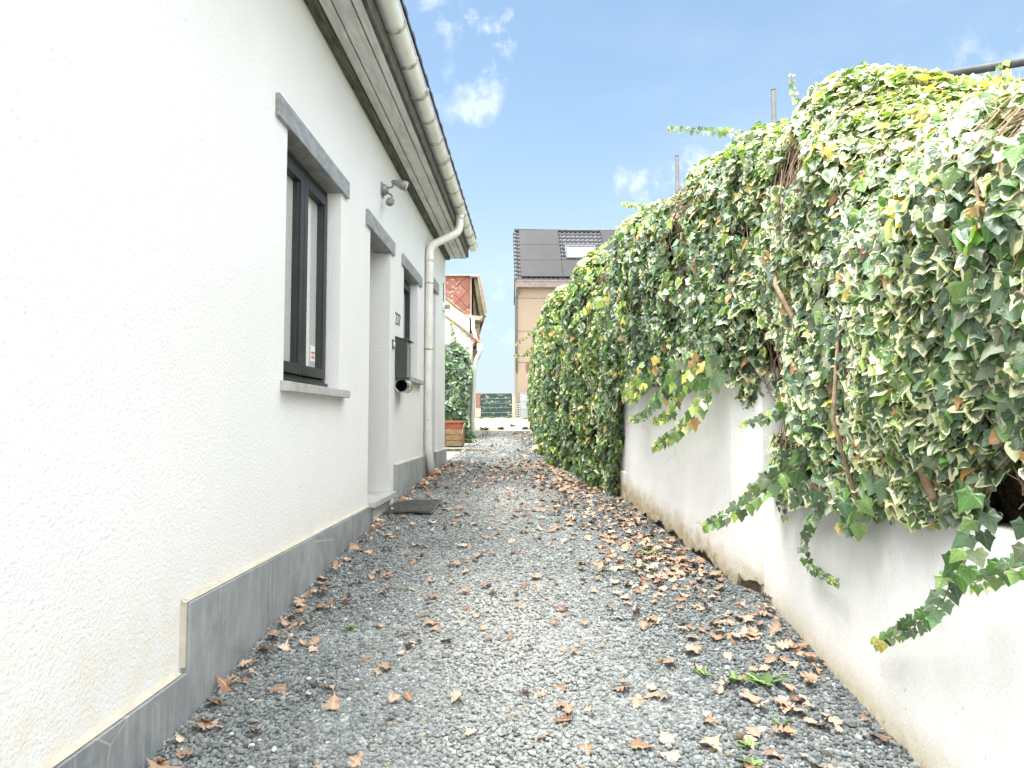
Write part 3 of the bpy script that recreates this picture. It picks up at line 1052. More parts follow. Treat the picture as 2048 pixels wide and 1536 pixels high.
def arc_path(pts, r, n=7):
    """polyline with rounded corners"""
    pts = [Vector(p) for p in pts]
    out = [pts[0]]
    for a, b, c in zip(pts, pts[1:], pts[2:]):
        d1, d2 = (a - b).normalized(), (c - b).normalized()
        p1, p2 = b + d1 * r, b + d2 * r
        for k in range(n + 1):
            t = k / n
            out.append(p1 * (1 - t) ** 2 + b * 2 * t * (1 - t) + p2 * t * t)
    out.append(pts[-1])
    return out


m_ = MB()
m_.tube(arc_path([(gx, 8.30, 3.63), (gx, 8.30, 3.42), (-1.245, 8.12, 3.20), (-1.245, 8.10, 0.75), (-1.205, 8.18, 0.40)], 0.09), 0.048, 20)
for a, b in (((gx, 8.30, 3.64), (gx, 8.30, 3.575)), ((-1.245, 8.12, 3.07), (-1.245, 8.12, 3.01)),):
    m_.tube([a, b], 0.053, 20)
dp = hb(m_, "downpipe", M["pipe"], gut)
for z in (2.75, 1.95, 1.10):
    j = MB()
    j.tube([(-1.245, 8.112, z - 0.011), (-1.245, 8.112, z + 0.011)], 0.0515, 20)
    j.box(-1.31, -1.285, 8.10, 8.12, z - 0.006, z + 0.006)
    j.box(-1.255, -1.235, 8.055, 8.065, z - 0.01, z + 0.01)
    hb(j, "pipe_clip", M["pvcjoint"], dp)
m_ = MB()
m_.lathe([(0.065, -0.05), (0.082, 0.02), (0.085, 0.035), (0.07, 0.035), (0.058, -0.02)], (-1.205, 8.18, 0.44), 20)
hb(m_, "drain_collar", M["terra"], dp)

# ------------------------------------------------------------------ things on and before the house
t = thing("wall_floodlight", "grey twin-arm floodlight with motion sensor high on the white house wall", "floodlight", (-1.3, 5.75, 3.08))
t.scale = (0.88, 0.8, 0.8)
m_ = MB()
m_.box(-0.004, 0.012, -0.055, 0.055, -0.075, 0.075)
m_.lathe([(0.0, 0.0)], (0, 0, 0), 3) if False else None
m_.tube([(0.01, 0, 0.0), (0.03, 0, 0.0), (0.055, 0, 0.0), (0.065, 0, 0)], [0.062, 0.062, 0.046, 0.02], 18)
base = m_.build("mounting_plate", M["lamp"], t, 0.003)
m_ = MB()
m_.tube(arc_path([(0.05, -0.01, 0.02), (0.115, -0.02, 0.02), (0.115, -0.02, 0.075)], 0.025), 0.011, 10)
m_.tube(arc_path([(0.05, -0.01, -0.03), (0.11, -0.03, -0.07), (0.105, -0.035, -0.11)], 0.02), 0.010, 10)
m_.build("arm", M["lamp"], t)
m_ = MB()     # hooded spot head
a, b = Vector((0.10, -0.025, 0.085)), Vector((0.25, 0.0, 0.035))
m_.tube([a, a.lerp(b, .12), a.lerp(b, .45), a.lerp(b, .75), a.lerp(b, .98)], [0.016, 0.022, 0.038, 0.052, 0.050], 20)
hd = m_.build("spot_head", M["lamp"], t)
m_ = MB()
m_.tube([a.lerp(b, .985), a.lerp(b, 1.01)], [0.044, 0.040], 20)
m_.build("lens", M["lens"], hd)
m_ = MB()
a, b = Vector((0.105, -0.035, -0.105)), Vector((0.085, -0.07, -0.185))
m_.tube([a, a.lerp(b, .2), a.lerp(b, .6), a.lerp(b, 0.9), b], [0.012, 0.035, 0.042, 0.036, 0.02], 16)
m_.build("motion_sensor", M["lamp"], t)

t = thing("mailbox", "dark grey mailbox with steel newspaper tube beneath, beside the front door", "mailbox", (-1.3, 6.46, 1.49))
m_ = MB()
m_.box(0.0, 0.112, -0.085, 0.10, 0.0, 0.385)
body = m_.build("body", M["box"], t, 0.004)
m_ = MB()
m_.box(0.1125, 0.119, -0.08, 0.095, 0.012, 0.35)
fr = m_.build("door", M["boxfront"], t, 0.002)
m_ = MB()
m_.box(0.1195, 0.124, 0.03, 0.075, 0.315, 0.338)
m_.build("name_plate", M["whitep"], fr)
m_ = MB()
m_.prism([(-0.002, 0.386), (0.145, 0.350), (0.145, 0.362), (-0.002, 0.402)], "y", -0.095, 0.11)
m_.build("lid", M["box"], t, 0.002)
m_ = MB()
ty, tz, tx, tr = -0.10, -0.068, 0.066, 0.060
pr = [(tr, 0.0), (tr, 0.30), (tr - 0.003, 0.30), (tr - 0.003, 0.0), (tr, 0.0)]
m_.lathe(pr, (0, 0, 0), 28)
for q in (0.05, 0.25):
    m_.lathe([(tr, q), (tr + 0.003, q + 0.004), (tr, q + 0.008)], (0, 0, 0), 28)
bmesh.ops.rotate(m_.bm, verts=m_.bm.verts, cent=(0, 0, 0), matrix=Matrix.Rotation(-math.pi / 2, 3, "X"))
bmesh.ops.translate(m_.bm, verts=m_.bm.verts, vec=(tx, ty, tz))
tube_o = m_.build("newspaper_tube", M["steel"], t)
m_ = MB()
m_.lathe([(tr - 0.0035, 0.004), (tr - 0.0035, 0.296), (0.001, 0.297)], (0, 0, 0), 28)
bmesh.ops.rotate(m_.bm, verts=m_.bm.verts, cent=(0, 0, 0), matrix=Matrix.Rotation(-math.pi / 2, 3, "X"))
bmesh.ops.translate(m_.bm, verts=m_.bm.verts, vec=(tx, ty, tz))
m_.build("tube_lining", M["black"], tube_o)

m_ = MB()
m_.box(0, 0.012, -0.03, 0.03, -0.045, 0.045)
o = m_.build("doorbell", M["numeral"], None, 0.004, (-1.3, 6.26, 1.80))
tag(o, "small dark doorbell with pale button between front door and mailbox", "doorbell")
m_ = MB()
m_.tube([(0.012, 0, 0.0), (0.022, 0, 0.0)], 0.022, 18)
m_.build("button", M["whitep"], o)


def text_mesh(name, body, size, depth, mat):
    cu = bpy.data.curves.new(name, "FONT")
    cu.body = body
    cu.size = size
    cu.extrude = depth
    cu.bevel_depth = 0.0
    tmp = bpy.data.objects.new(name + "_tmp", cu)
    COL.objects.link(tmp)
    dg = bpy.context.evaluated_depsgraph_get()
    me = bpy.data.meshes.new_from_object(tmp.evaluated_get(dg))
    bpy.data.objects.remove(tmp)
    bpy.data.curves.remove(cu)
    me.name = name
    me.materials.clear()
    o_ = link(name, me, mat)
    return o_


o = text_mesh("house_number", "237", 0.17, 0.002, M["numeral"])
o.matrix_world = Matrix(((0, 0, 1, -1.297), (1, 0, 0, 6.36), (0, 1, 0, 2.01), (0, 0, 0, 1)))
tag(o, "dark metal house number 237 on the white wall above the mailbox", "house number")

t = thing("wall_lamp", "small round white lamp with stub on the house wall near its far corner", "lamp", (-1.3, 9.78, 2.73))
m_ = MB()
m_.tube([(0, 0, 0), (0.02, 0, 0), (0.03, 0, 0)], [0.075, 0.075, 0.06], 24)
m_.build("base_plate", M["whitep"], t)
m_ = MB()
m_.tube([(0.03, 0, 0.01), (0.10, 0, 0.01)], [0.034, 0.034], 16)
m_.build("lamp_head", M["cream"], t)
m_ = MB()
m_.tube([(0.006, 0.0, 0.07), (0.006, 0.0, 0.36)], 0.006, 6)
m_.build("conduit", M["galv"], t)

t = thing("doormat", "black ribbed rubber doormat lying on gravel before the front doorstep", "doormat", (-1.06, 6.0, 0.0), R(-4))
m_ = MB()
mz = lambda x_, y_: float(gz(6.0 + y_)) + 0.022 + 0.012 * math.sin(x_ * 9 + 1) + 0.008 * math.sin(y_ * 14)
for k in range(15):
    x0 = -0.2 + k * 0.0275
    for j in range(10):
        y0 = -0.20 + j * 0.046
        pts = [(x0, y0), (x0 + 0.019, y0), (x0 + 0.019, y0 + 0.046), (x0, y0 + 0.046)]
        lo_ = [m_.bm.verts.new((p[0], p[1], mz(*p) - 0.006)) for p in pts]
        hi_ = [m_.bm.verts.new((p[0], p[1], mz(*p) + 0.010)) for p in pts]
        m_.bm.faces.new(hi_)
        for q in range(4):
            m_.bm.faces.new((lo_[q], lo_[(q + 1) % 4], hi_[(q + 1) % 4], hi_[q]))
m_.build("ribs", M["rubber"], t)
m_ = MB()
for k in range(12):
    for j in range(12):
        x0, y0 = -0.21 + k * 0.0355, -0.21 + j * 0.0395
        P = [(x0, y0), (x0 + 0.0355, y0), (x0 + 0.0355, y0 + 0.0395), (x0, y0 + 0.0395)]
        m_.quad(*[(p[0], p[1], mz(*p)) for p in P])
bmesh.ops.remove_doubles(m_.bm, verts=m_.bm.verts, dist=1e-5)
m_.build("base_sheet", varied("dirty_rubber", (0.09, 0.087, 0.075), (0.20, 0.19, 0.16), 0.9, 30), t)

# ------------------------------------------------------------------ right-hand garden walls
m_ = MB()
N = 26
top, low_ = [], []
for k in range(N + 1):
    y = -1.0 + (3.90 + 1.0) * k / N
    w = 0.006 * math.sin(y * 3.1) + 0.004 * math.sin(y * 9.7)
    zt = 0.70 + (3.76 - y) * 0.049 + 0.006 * math.sin(y * 7.3) + 0.004 * math.sin(y * 23)
    top.append((1.25 + w, y, zt))
    low_.append((1.25 + w * 0.4, y, gz(y) - 0.3))
bm = m_.bm
vt = [bm.verts.new(p) for p in top]
vl = [bm.verts.new(p) for p in low_]
vc = [bm.verts.new((p[0] + 0.012, p[1], p[2] + 0.012)) for p in top]
vb = [bm.verts.new((1.47, p[1], p[2] + 0.008)) for p in top]
vbl = [bm.verts.new((1.47, p[1], p[2] - 1.2)) for p in low_]
for k in range(N):
    for A, B in ((vl, vt), (vt, vc), (vc, vb), (vb, vbl)):
        f = bm.faces.new((A[k], A[k + 1], B[k + 1], B[k]))
        f.smooth = True
near_wall = m_.build("garden_wall", M["nearwall"])
tag(near_wall, "low white limewashed garden wall nearest the viewer, ivy hanging over its top", "garden wall")

fw = thing("pier_wall", "taller old white wall ending in a square pier, yellowed and broken along its foot", "garden wall", (1.14, 3.98, 0))
FO = Vector((1.14, 3.98, 0))


def far_line(y):
    return np.interp(y, [3.98, 6.446, 7.5, 9, 11.3, 14.3, 20], [1.14, .857, .78, .60, .44, .42, .35])


def skin():
    """rendered skin with a ragged, broken lower edge"""
    V, F = [], []
    ys = list(np.arange(3.98, 6.46, 0.018)) + list(np.arange(6.5, 20, 0.3))
    pts = [(1.50, 3.70), (1.38, 3.735), (1.25, 3.765)] + [(1.25 - 0.11 * k / 12, 3.765 + 0.215 * k / 12) for k in range(1, 12)] + [(float(far_line(y)) + 0.006 * math.sin(y * 4), y) for y in ys]
    for i, (x, y) in enumerate(pts):
        g = float(gz(y))
        rag = 0.0
        if y < 6.4:
            q = np.array([[x, y, 0.0]])
            rag = 0.012 + 0.05 * float(smooth_noise(q, 71, 5.0)[0]) + 0.035 * float(smooth_noise(q, 72, 17.0)[0]) + random.uniform(-0.008, 0.008)
            if 4.25 < y < 4.75:
                rag += 0.06 * math.sin((y - 4.25) / 0.5 * math.pi)
            if y < 3.96:
                rag += 0.085
        else:
            rag = -0.2
        for z in (g + max(rag, -0.06), g + max(rag, -0.06) + 0.05, 0.75, 1.05, 1.37, 1.385):
            V.append((x + (0.014 if z > 1.38 else 0), y, z))
        V.append((x + 0.24, y + 0.03, 1.387))
        V.append((x + 0.24, y + 0.03, -0.3))
        # inner thickness of the skin at the broken edge
        V.append((x + 0.035, y + 0.012, g + max(rag, -0.06) + 0.004))
    n = 9
    for i in range(len(pts) - 1):
        a, b = i * n, (i + 1) * n
        for k in range(7):
            F.append((a + k, b + k, b + k + 1, a + k + 1))
        F.append((a + 8, b + 8, b, a))
    me = np_mesh("render_skin", np.array(V) - np.array(FO), np.array(F), False)
    link("render_skin", me, M["farwall"], fw)


skin()
m_ = MB()
ys = list(np.arange(3.98, 6.46, 0.12)) + [6.446, 9, 20]
pts = [(1.52, 3.76), (1.27, 3.80), (1.195, 3.93)] + [(float(far_line(y)) + 0.035, y + 0.02) for y in ys]
for (xa, ya), (xb_, yb_) in zip(pts, pts[1:]):
    m_.quad((xa, ya, -0.4), (xb_, yb_, -0.4), (xb_, yb_, 0.72 if yb_ < 7 else 1.2), (xa, ya, 0.72 if ya < 7 else 1.2))
bmesh.ops.translate(m_.bm, verts=m_.bm.verts, vec=-FO)
m_.build("brick_core", varied("crumbling_core", (0.11, 0.075, 0.045), (0.27, 0.2, 0.12), 0.95, 18, bscale=50, bdist=0.02), fw)
m_ = MB()
m_.prism([(0.845, 6.43), (0.862, 6.40), (0.93, 6.45), (0.93, 6.6), (0.83, 6.6)], "z", 0.2, 0.62)
bmesh.ops.translate(m_.bm, verts=m_.bm.verts, vec=-FO)
m_.build("foot_buttress", M["farwall"], fw, 0.01)


# ------------------------------------------------------------------ ivy
def leaf_template():
    half = [(0.17, -0.15), (0.38, -0.15), (0.41, 0.09), (0.57, 0.30), (0.34, 0.47), (0.15, 0.78)]
    hv = [0.3, 1.0, 0.0, 1.0, 0.0, 0.6]
    P = [(0, 0.06), (0, 0.0)] + half + [(0, 1.0)] + [(-x, y) for x, y in half[::-1]]
    v = [1.0, 0.6] + hv + [1.0] + hv[::-1]
    r = [0.0] + [1.0] * (len(P) - 1)
    P = np.array(P)
    F = [(0, i, i + 1 if i + 1 < len(P) else 1) for i in range(1, len(P))]
    return P - np.array([0, 0.0]), np.array(v), np.array(r), np.array(F)


LT = leaf_template()
_h = [(0.20, -0.14), (0.40, -0.10), (0.46, 0.10), (0.46, 0.28), (0.36, 0.50), (0.17, 0.80)]      # entire, heart-shaped leaf of older shoots
LT2_ = (np.array([(0, 0.06), (0, 0.0)] + _h + [(0, 1.0)] + [(-x, y) for x, y in _h[::-1]]), LT[1], LT[2], LT[3])


def ringed(T):
    P, v, r, F = T
    n = len(P) - 1
    ring = P[0] + (P[1:] - P[0]) * 0.55
    P2 = np.concatenate([P, ring])
    v2 = np.concatenate([v, np.where(v[1:] >= 1.0, 1.0, v[1:] * 0.4 + 0.12)])
    r2 = np.concatenate([r, np.full(n, 0.55)])
    F2 = []
    for i in range(n):
        j = (i + 1) % n
        a, b, c, d = 1 + n + i, 1 + n + j, 1 + i, 1 + j
        F2 += [(0, a, b), (a, c, d), (a, d, b)]
    return P2, v2, r2, np.array(F2)


LTF, LT2 = ringed(LT), ringed(LT2_)


def build_leaves(pos, normal, down, size, col, T=LTF, fold=0.22, droop=0.34, wave=0.075):
    """pos (N,3); leaf faces along normal, its tip towards down; returns mesh arrays"""
    P, v, r, F = T
    n, m = len(pos), len(P)
    nz = normal / np.linalg.norm(normal, axis=1, keepdims=True)
    d = down - (down * nz).sum(1, keepdims=True) * nz
    d /= np.linalg.norm(d, axis=1, keepdims=True) + 1e-9
    s = np.cross(d, nz)
    fo = rng.uniform(-0.1, 1.0, n) * fold
    dr = rng.uniform(-0.3, 1.0, n) * droop
    ph = rng.uniform(0, 6.28, n)
    wd = rng.uniform(0.85, 1.12, n)
    u = P[None, :, 0] * wd[:, None]
    w = np.broadcast_to(P[None, :, 1], (n, m))
    h = -fo[:, None] * np.abs(u) ** 1.4 - dr[:, None] * w ** 2 + wave * np.sin(ph[:, None] + 9 * u + 5 * w) * r[None]
    V = pos[:, None, :] + size[:, None, None] * (u[..., None] * s[:, None] + (w - 0.25)[..., None] * d[:, None] + h[..., None] * nz[:, None])
    Fa = (np.arange(n) * m)[:, None, None] + F[None]
    C = np.repeat(col, m, 0)
    U = np.stack([np.tile(v, n), np.tile(r, n), np.repeat(rng.random(n), m)], 1)
    return V.reshape(-1, 3), Fa.reshape(-1, F.shape[1]), C, U


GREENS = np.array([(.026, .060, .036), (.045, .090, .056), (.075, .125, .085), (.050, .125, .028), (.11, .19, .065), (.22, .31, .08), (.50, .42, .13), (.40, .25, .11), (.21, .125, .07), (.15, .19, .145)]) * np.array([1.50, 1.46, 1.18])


def pick_cols(n, probs, varieg):
    idx = rng.choice(len(GREENS), n, p=np.array(probs) / np.sum(probs))
    c = GREENS[idx] * np.exp(rng.normal(0, 0.30, (n, 1)))
    var = np.where((rng.random(n) < varieg) & (idx < 6) | ((idx == 9) & (rng.random(n) < varieg)), rng.uniform(0.45, 1.0, n), 0.0)
    return np.concatenate([c, var[:, None]], 1)


# the overgrown wall: a surface given by its foot line, face and crest along the lane
SY = np.array([0.4, 1.7, 2.4, 2.9, 3.3, 3.75, 3.95, 4.3, 4.6, 5.3, 6.0, 6.35, 6.6, 7.2, 8.5, 10, 11.3, 12, 14, 16, 17.5, 19.3])
FX = np.array([1.18, 1.18, 1.18, 1.18, 1.20, 1.27, 1.12, 1.02, 0.97, .86, .78, .74, .70, .60, .42, .24, .15, .13, .09, .04, .0, -.05])
ZB = np.array([.87, .81, .77, .75, .73, .72, 1.36, 1.38, 1.38, 1.38, 1.36, 1.3, .38, .40, .44, .49, .53, .56, .64, .72, .79, .86])
CX = np.array([1.9, 1.78, 1.75, 1.74, 1.69, 1.60, 1.54, 1.46, 1.38, 1.22, 1.02, .98, .96, .92, .74, .52, .42, .36, .32, .25, .22, .2])
CZ = np.array([2.08, 2.13, 2.27, 2.57, 2.84, 2.95, 2.97, 3.00, 2.95, 2.92, 2.97, 3.02, 3.00, 2.98, 3.00, 3.05, 3.10, 3.12, 3.22, 3.10, 2.80, 2.3])


def ivy_surface(y, t, inset=0.0):
    fx, zb, cx, cz = (np.interp(y, SY, A) for A in (FX, ZB, CX, CZ))
    cz = cz - 0.07
    zs = cz - (cz - zb) * 0.42
    a = np.clip((t - 0.42) / 0.34, 0, 1) * math.pi / 2
    k1 = np.clip(t / 0.42, 0, 1)
    k3 = np.clip((t - 0.76) / 0.24, 0, 1)
    x = np.where(t < 0.42, fx + 0.05 * (1 - k1) ** 2, cx - (cx - fx) * np.cos(a))
    z = np.where(t < 0.42, zb + (zs - zb) * k1, zs + (cz - zs) * np.sin(a))
    x = x + k3 * 0.75
    z = z - 0.18 * k3 ** 2
    P = np.stack([x, y, z], 1)
    nx = np.where(t < 0.42, -1.0, -np.cos(a) * (cz - zs + 0.05))
    nzv = np.where(t < 0.42, 0.12, np.sin(a) * (cx - fx + 0.05) + 0.02)
    nrm = np.stack([nx, -0.12 + 0 * nx, nzv], 1)
    nrm /= np.linalg.norm(nrm, axis=1, keepdims=True)
    lump = 0.055 * smooth_noise(P, 21, 2.0) + 0.035 * smooth_noise(P, 22, 5.0)
    lump = lump + np.clip((y - 5.5) / 2, 0, 1) * 0.11 * smooth_noise(P, 23, 1.3)
    return P + nrm * (lump - inset)[:, None], nrm


def grid_surface(y0, y1, inset, name, mat, parent, O, t1=1.0, dy=0.08, nt=34):
    ys = np.arange(y0, y1 + 1e-6, dy)
    ts = np.linspace(0.0, t1, nt)
    Y, T = np.meshgrid(ys, ts, indexing="ij")
    P, _ = ivy_surface(Y.ravel(), T.ravel(), np.full(Y.size, inset))
    P += 0.02 * np.stack([smooth_noise(P, 40 + i, 16.0) for i in range(3)], 1)
    nx, ny = nt, len(ys)
    i = np.arange(ny - 1)[:, None] * nx + np.arange(nx - 1)[None]
    F = np.stack([i, i + 1, i + nx + 1, i + nx], -1).reshape(-1, 4)
    return link(name, np_mesh(name, P - np.array(O), F, True), mat, parent)


def scatter_ivy(y0, y1, dens, size, probs_fn, var_fn, gap=0.0, T=LTF):
    Ls = np.linspace(y0, y1, 200)
    n = int((y1 - y0) * 3.1 * dens)
    y = rng.uniform(y0, y1, n)
    t = rng.uniform(0, 1, n) ** 1.0
    depth = rng.exponential(0.045, n) - 0.03
    depth = np.clip(depth, -0.06, 0.15)
    P, N_ = ivy_surface(y, t, depth)
    hole = smooth_noise(P, 33, 3.4) + 0.4 * smooth_noise(P, 34, 8.0)
    hole = hole + 0.40 * np.exp(-((y - 3.55) / 0.28) ** 2 - ((t - 0.45) / 0.20) ** 2)      # the bare, twiggy seam
    keep = (hole < 0.42 + 0.25 * rng.random(n)) | (t > 0.75) & (rng.random(n) < 0.8)
    y, t, P, N_ = y[keep], t[keep], P[keep], N_[keep]
    n = len(y)
    tilt = rng.normal(0, 0.52, (n, 3))
    nrm = N_ * 1.0 + np.array([-0.10, -0.38, 0.32]) + tilt
    down = np.stack([-0.25 + rng.normal(0, 0.25, n), rng.normal(0, 0.5, n), -np.ones(n)], 1)
    top_ = t > 0.62
    down[top_, 0] -= 0.8
    s = size * np.clip(np.exp(rng.normal(0, 0.32, n)), 0.5, 1.5)
    probs, var = probs_fn, var_fn
    col = np.zeros((n, 4))
    patch = smooth_noise(P, 51, 2.6)
    v = var(P, y, t, patch)
    a, b, c = probs
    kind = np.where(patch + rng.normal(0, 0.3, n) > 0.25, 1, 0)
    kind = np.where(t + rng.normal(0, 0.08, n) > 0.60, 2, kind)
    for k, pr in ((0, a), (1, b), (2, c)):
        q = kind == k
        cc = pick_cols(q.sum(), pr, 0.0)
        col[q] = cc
    isvar = (rng.random(n) < v)
    col[:, 3] = np.where(isvar, np.where(rng.random(n) < 0.24, rng.uniform(0.86, 1.0, n), rng.uniform(0.56, 0.80, n)), 0.0)
    brown = (col[:, 0] > col[:, 1] * 1.25)
    col[brown, 3] = 0
    return build_leaves(P, nrm, down, s, col, T)


def merge(parts):
    off, V, F, C, U = 0, [], [], [], []
    for v, f, c, u in parts:
        V.append(v), F.append(f + off), C.append(c), U.append(u)
        off += len(v)
    return np.concatenate(V), np.concatenate(F), np.concatenate(C), np.concatenate(U)


def leaves_object(name, parts, parent, O, mat):
    V, F, C, U = merge(parts)
    me = np_mesh(name, V - np.array(O), F, True, {"col": ("FLOAT_COLOR", C), "leafuv": ("FLOAT_VECTOR", U)})
    return link(name, me, mat, parent)


def stems(y0, y1, n, r, O, parent, name="stems"):
    mb = MB()
    for _ in range(n):
        y = random.uniform(y0, y1)
        t0 = random.uniform(0.0, 0.62)
        ln = random.uniform(0.10, 0.32)
        k = 7
        yy = y + np.cumsum(np.array([random.gauss(0, 0.05) for _ in range(k)]))
        tt = np.clip(t0 + np.linspace(0, ln, k), 0, 1)
        yy = np.clip(yy, y0, y1)
        P, _ = ivy_surface(yy, tt, np.full(k, random.uniform(-0.025, 0.08)))
        rr = r * random.uniform(0.5, 1.5)
        mb.tube([Vector(p) - Vector(O) for p in P], [rr * (1.2 - 0.8 * i / k) for i in range(k)], 5, False)
    return mb.build(name, M["twig"], parent)


def shoot(path, parent, O, size, probs, varieg=0.0, face=(-0.6, -0.8, 0.1), pend=0.0, name="trailing_shoot"):
    """a trailing runner: thin stem with leaves in alternating pairs, smaller towards the tip"""
    pts = [Vector(p) for p in path]
    dense = []
    for i in range(len(pts) - 1):
        p0, p1, p2, p3 = pts[max(i - 1, 0)], pts[i], pts[i + 1], pts[min(i + 2, len(pts) - 1)]
        for k in range(8):
            u = k / 8
            dense.append(0.5 * ((2 * p1) + (-p0 + p2) * u + (2 * p0 - 5 * p1 + 4 * p2 - p3) * u * u + (-p0 + 3 * p1 - 3 * p2 + p3) * u ** 3))
    dense.append(pts[-1])
    mb = MB()
    nd = len(dense)
    mb.tube([p - Vector(O) for p in dense], [0.0032 * (1.1 - 0.75 * i / nd) for i in range(nd)], 6)
    so = mb.build(name, M["twig"], parent)
    L = np.cumsum([0] + [(b - a).length for a, b in zip(dense, dense[1:])])
    P, N_, D, S = [], [], [], []
    s = 0.0
    side = 1
    while s < L[-1]:
        f = s / L[-1]
        i = min(int(np.searchsorted(L, s)), nd - 1)
        p = dense[i]
        tan_ = (dense[min(i + 1, nd - 1)] - dense[max(i - 1, 0)]).normalized()
        sz = size * (1.05 - 0.55 * f) * random.uniform(0.8, 1.15)
        fv = Vector(face).normalized()
        sd = tan_.cross(fv).normalized() * side
        P.append(p + sd * sz * 0.42 + fv * 0.010 + Vector((0, 0, -0.10 * sz)))
        N_.append(fv + Vector((random.gauss(0, .25), random.gauss(0, .25), random.gauss(0, .25))))
        D.append(tan_ * 0.30 + sd * (0.45 * (1 - pend)) + Vector((random.gauss(0, .15), random.gauss(0, .15), -0.75 - pend)))
        S.append(sz)
        side = -side
        s += sz * random.uniform(0.50, 0.72)
    P, N_, D, S = np.array(P), np.array(N_), np.array(D), np.array(S)
    col = pick_cols(len(P), probs, varieg)
    k = len(P)
    col[int(k * 0.85):, :3] = GREENS[rng.choice([4, 4, 5, 5, 6, 7], k - int(k * 0.85))] * np.array([0.8, 0.9, 0.9])
    V, F, C, U = build_leaves(P, N_, D, S, col)
    me = np_mesh("foliage", V - np.array(O), F, True, {"col": ("FLOAT_COLOR", C), "leafuv": ("FLOAT_VECTOR", U)})
    link("foliage", me, M["ivy"], so)
    return so


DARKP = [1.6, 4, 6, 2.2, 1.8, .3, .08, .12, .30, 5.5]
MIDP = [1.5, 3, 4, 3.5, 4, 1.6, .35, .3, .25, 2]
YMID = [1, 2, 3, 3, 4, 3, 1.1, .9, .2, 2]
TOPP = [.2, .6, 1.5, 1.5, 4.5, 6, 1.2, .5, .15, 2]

VO = (1.25, 2.8, 0.75)
vivy = thing("variegated_ivy", "cream-edged variegated ivy billowing over the low near garden wall", "ivy", VO)
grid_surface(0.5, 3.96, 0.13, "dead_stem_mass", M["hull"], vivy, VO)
vn = lambda P, y, t, patch: np.clip(0.58 + 0.42 * patch + 0.5 * (t > 0.55), 0.10, 0.94)
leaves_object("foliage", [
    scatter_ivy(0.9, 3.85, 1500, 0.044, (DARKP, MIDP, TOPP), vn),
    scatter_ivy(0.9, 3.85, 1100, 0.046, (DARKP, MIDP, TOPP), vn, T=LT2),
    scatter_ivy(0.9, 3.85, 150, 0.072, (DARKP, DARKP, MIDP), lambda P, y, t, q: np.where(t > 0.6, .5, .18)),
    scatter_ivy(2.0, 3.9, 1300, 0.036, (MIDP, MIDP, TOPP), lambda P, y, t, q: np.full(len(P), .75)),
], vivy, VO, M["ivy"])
stems(1.2, 3.85, 420, 0.0028, VO, vivy)
for pth, r in (([(1.20, 2.10, .86), (1.17, 2.22, 1.12), (1.16, 2.25, 1.4), (1.22, 2.3, 1.7)], .014), ([(1.2, 2.6, .82), (1.15, 2.66, 1.1), (1.16, 2.62, 1.4)], .009),
               ([(1.3, 3.7, 2.2), (1.45, 3.62, 2.5), (1.55, 3.4, 2.62)], .012), ([(1.2, 3.1, 1.5), (1.17, 3.3, 1.75), (1.26, 3.5, 2.1), (1.36, 3.62, 2.35)], .012)):
    mb = MB()
    mb.tube([Vector(p) - Vector(VO) for p in pth], [r, r * .95, r * .85, r * .7][:len(pth)], 9)
    mb.build("woody_stem", M["twig"], vivy)

GO = (0.95, 6.5, 0.4)
givy = thing("green_ivy", "dark green ivy smothering the rear stretch of the right wall down to the gravel", "ivy", GO)
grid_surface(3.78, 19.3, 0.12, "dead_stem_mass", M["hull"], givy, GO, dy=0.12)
gv = lambda P, y, t, patch: np.clip(np.where(y < 5.0, 0.25, 0.06) + 0.15 * patch + 0.25 * (t > 0.62) * (y < 7), 0, 0.7)
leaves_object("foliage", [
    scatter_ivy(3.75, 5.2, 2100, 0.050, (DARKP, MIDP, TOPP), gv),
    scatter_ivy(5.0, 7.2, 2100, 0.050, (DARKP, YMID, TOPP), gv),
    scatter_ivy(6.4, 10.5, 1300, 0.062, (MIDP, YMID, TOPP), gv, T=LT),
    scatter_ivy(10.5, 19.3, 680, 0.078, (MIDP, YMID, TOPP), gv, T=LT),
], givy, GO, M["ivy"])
stems(3.9, 7.5, 260, 0.0028, GO, givy)

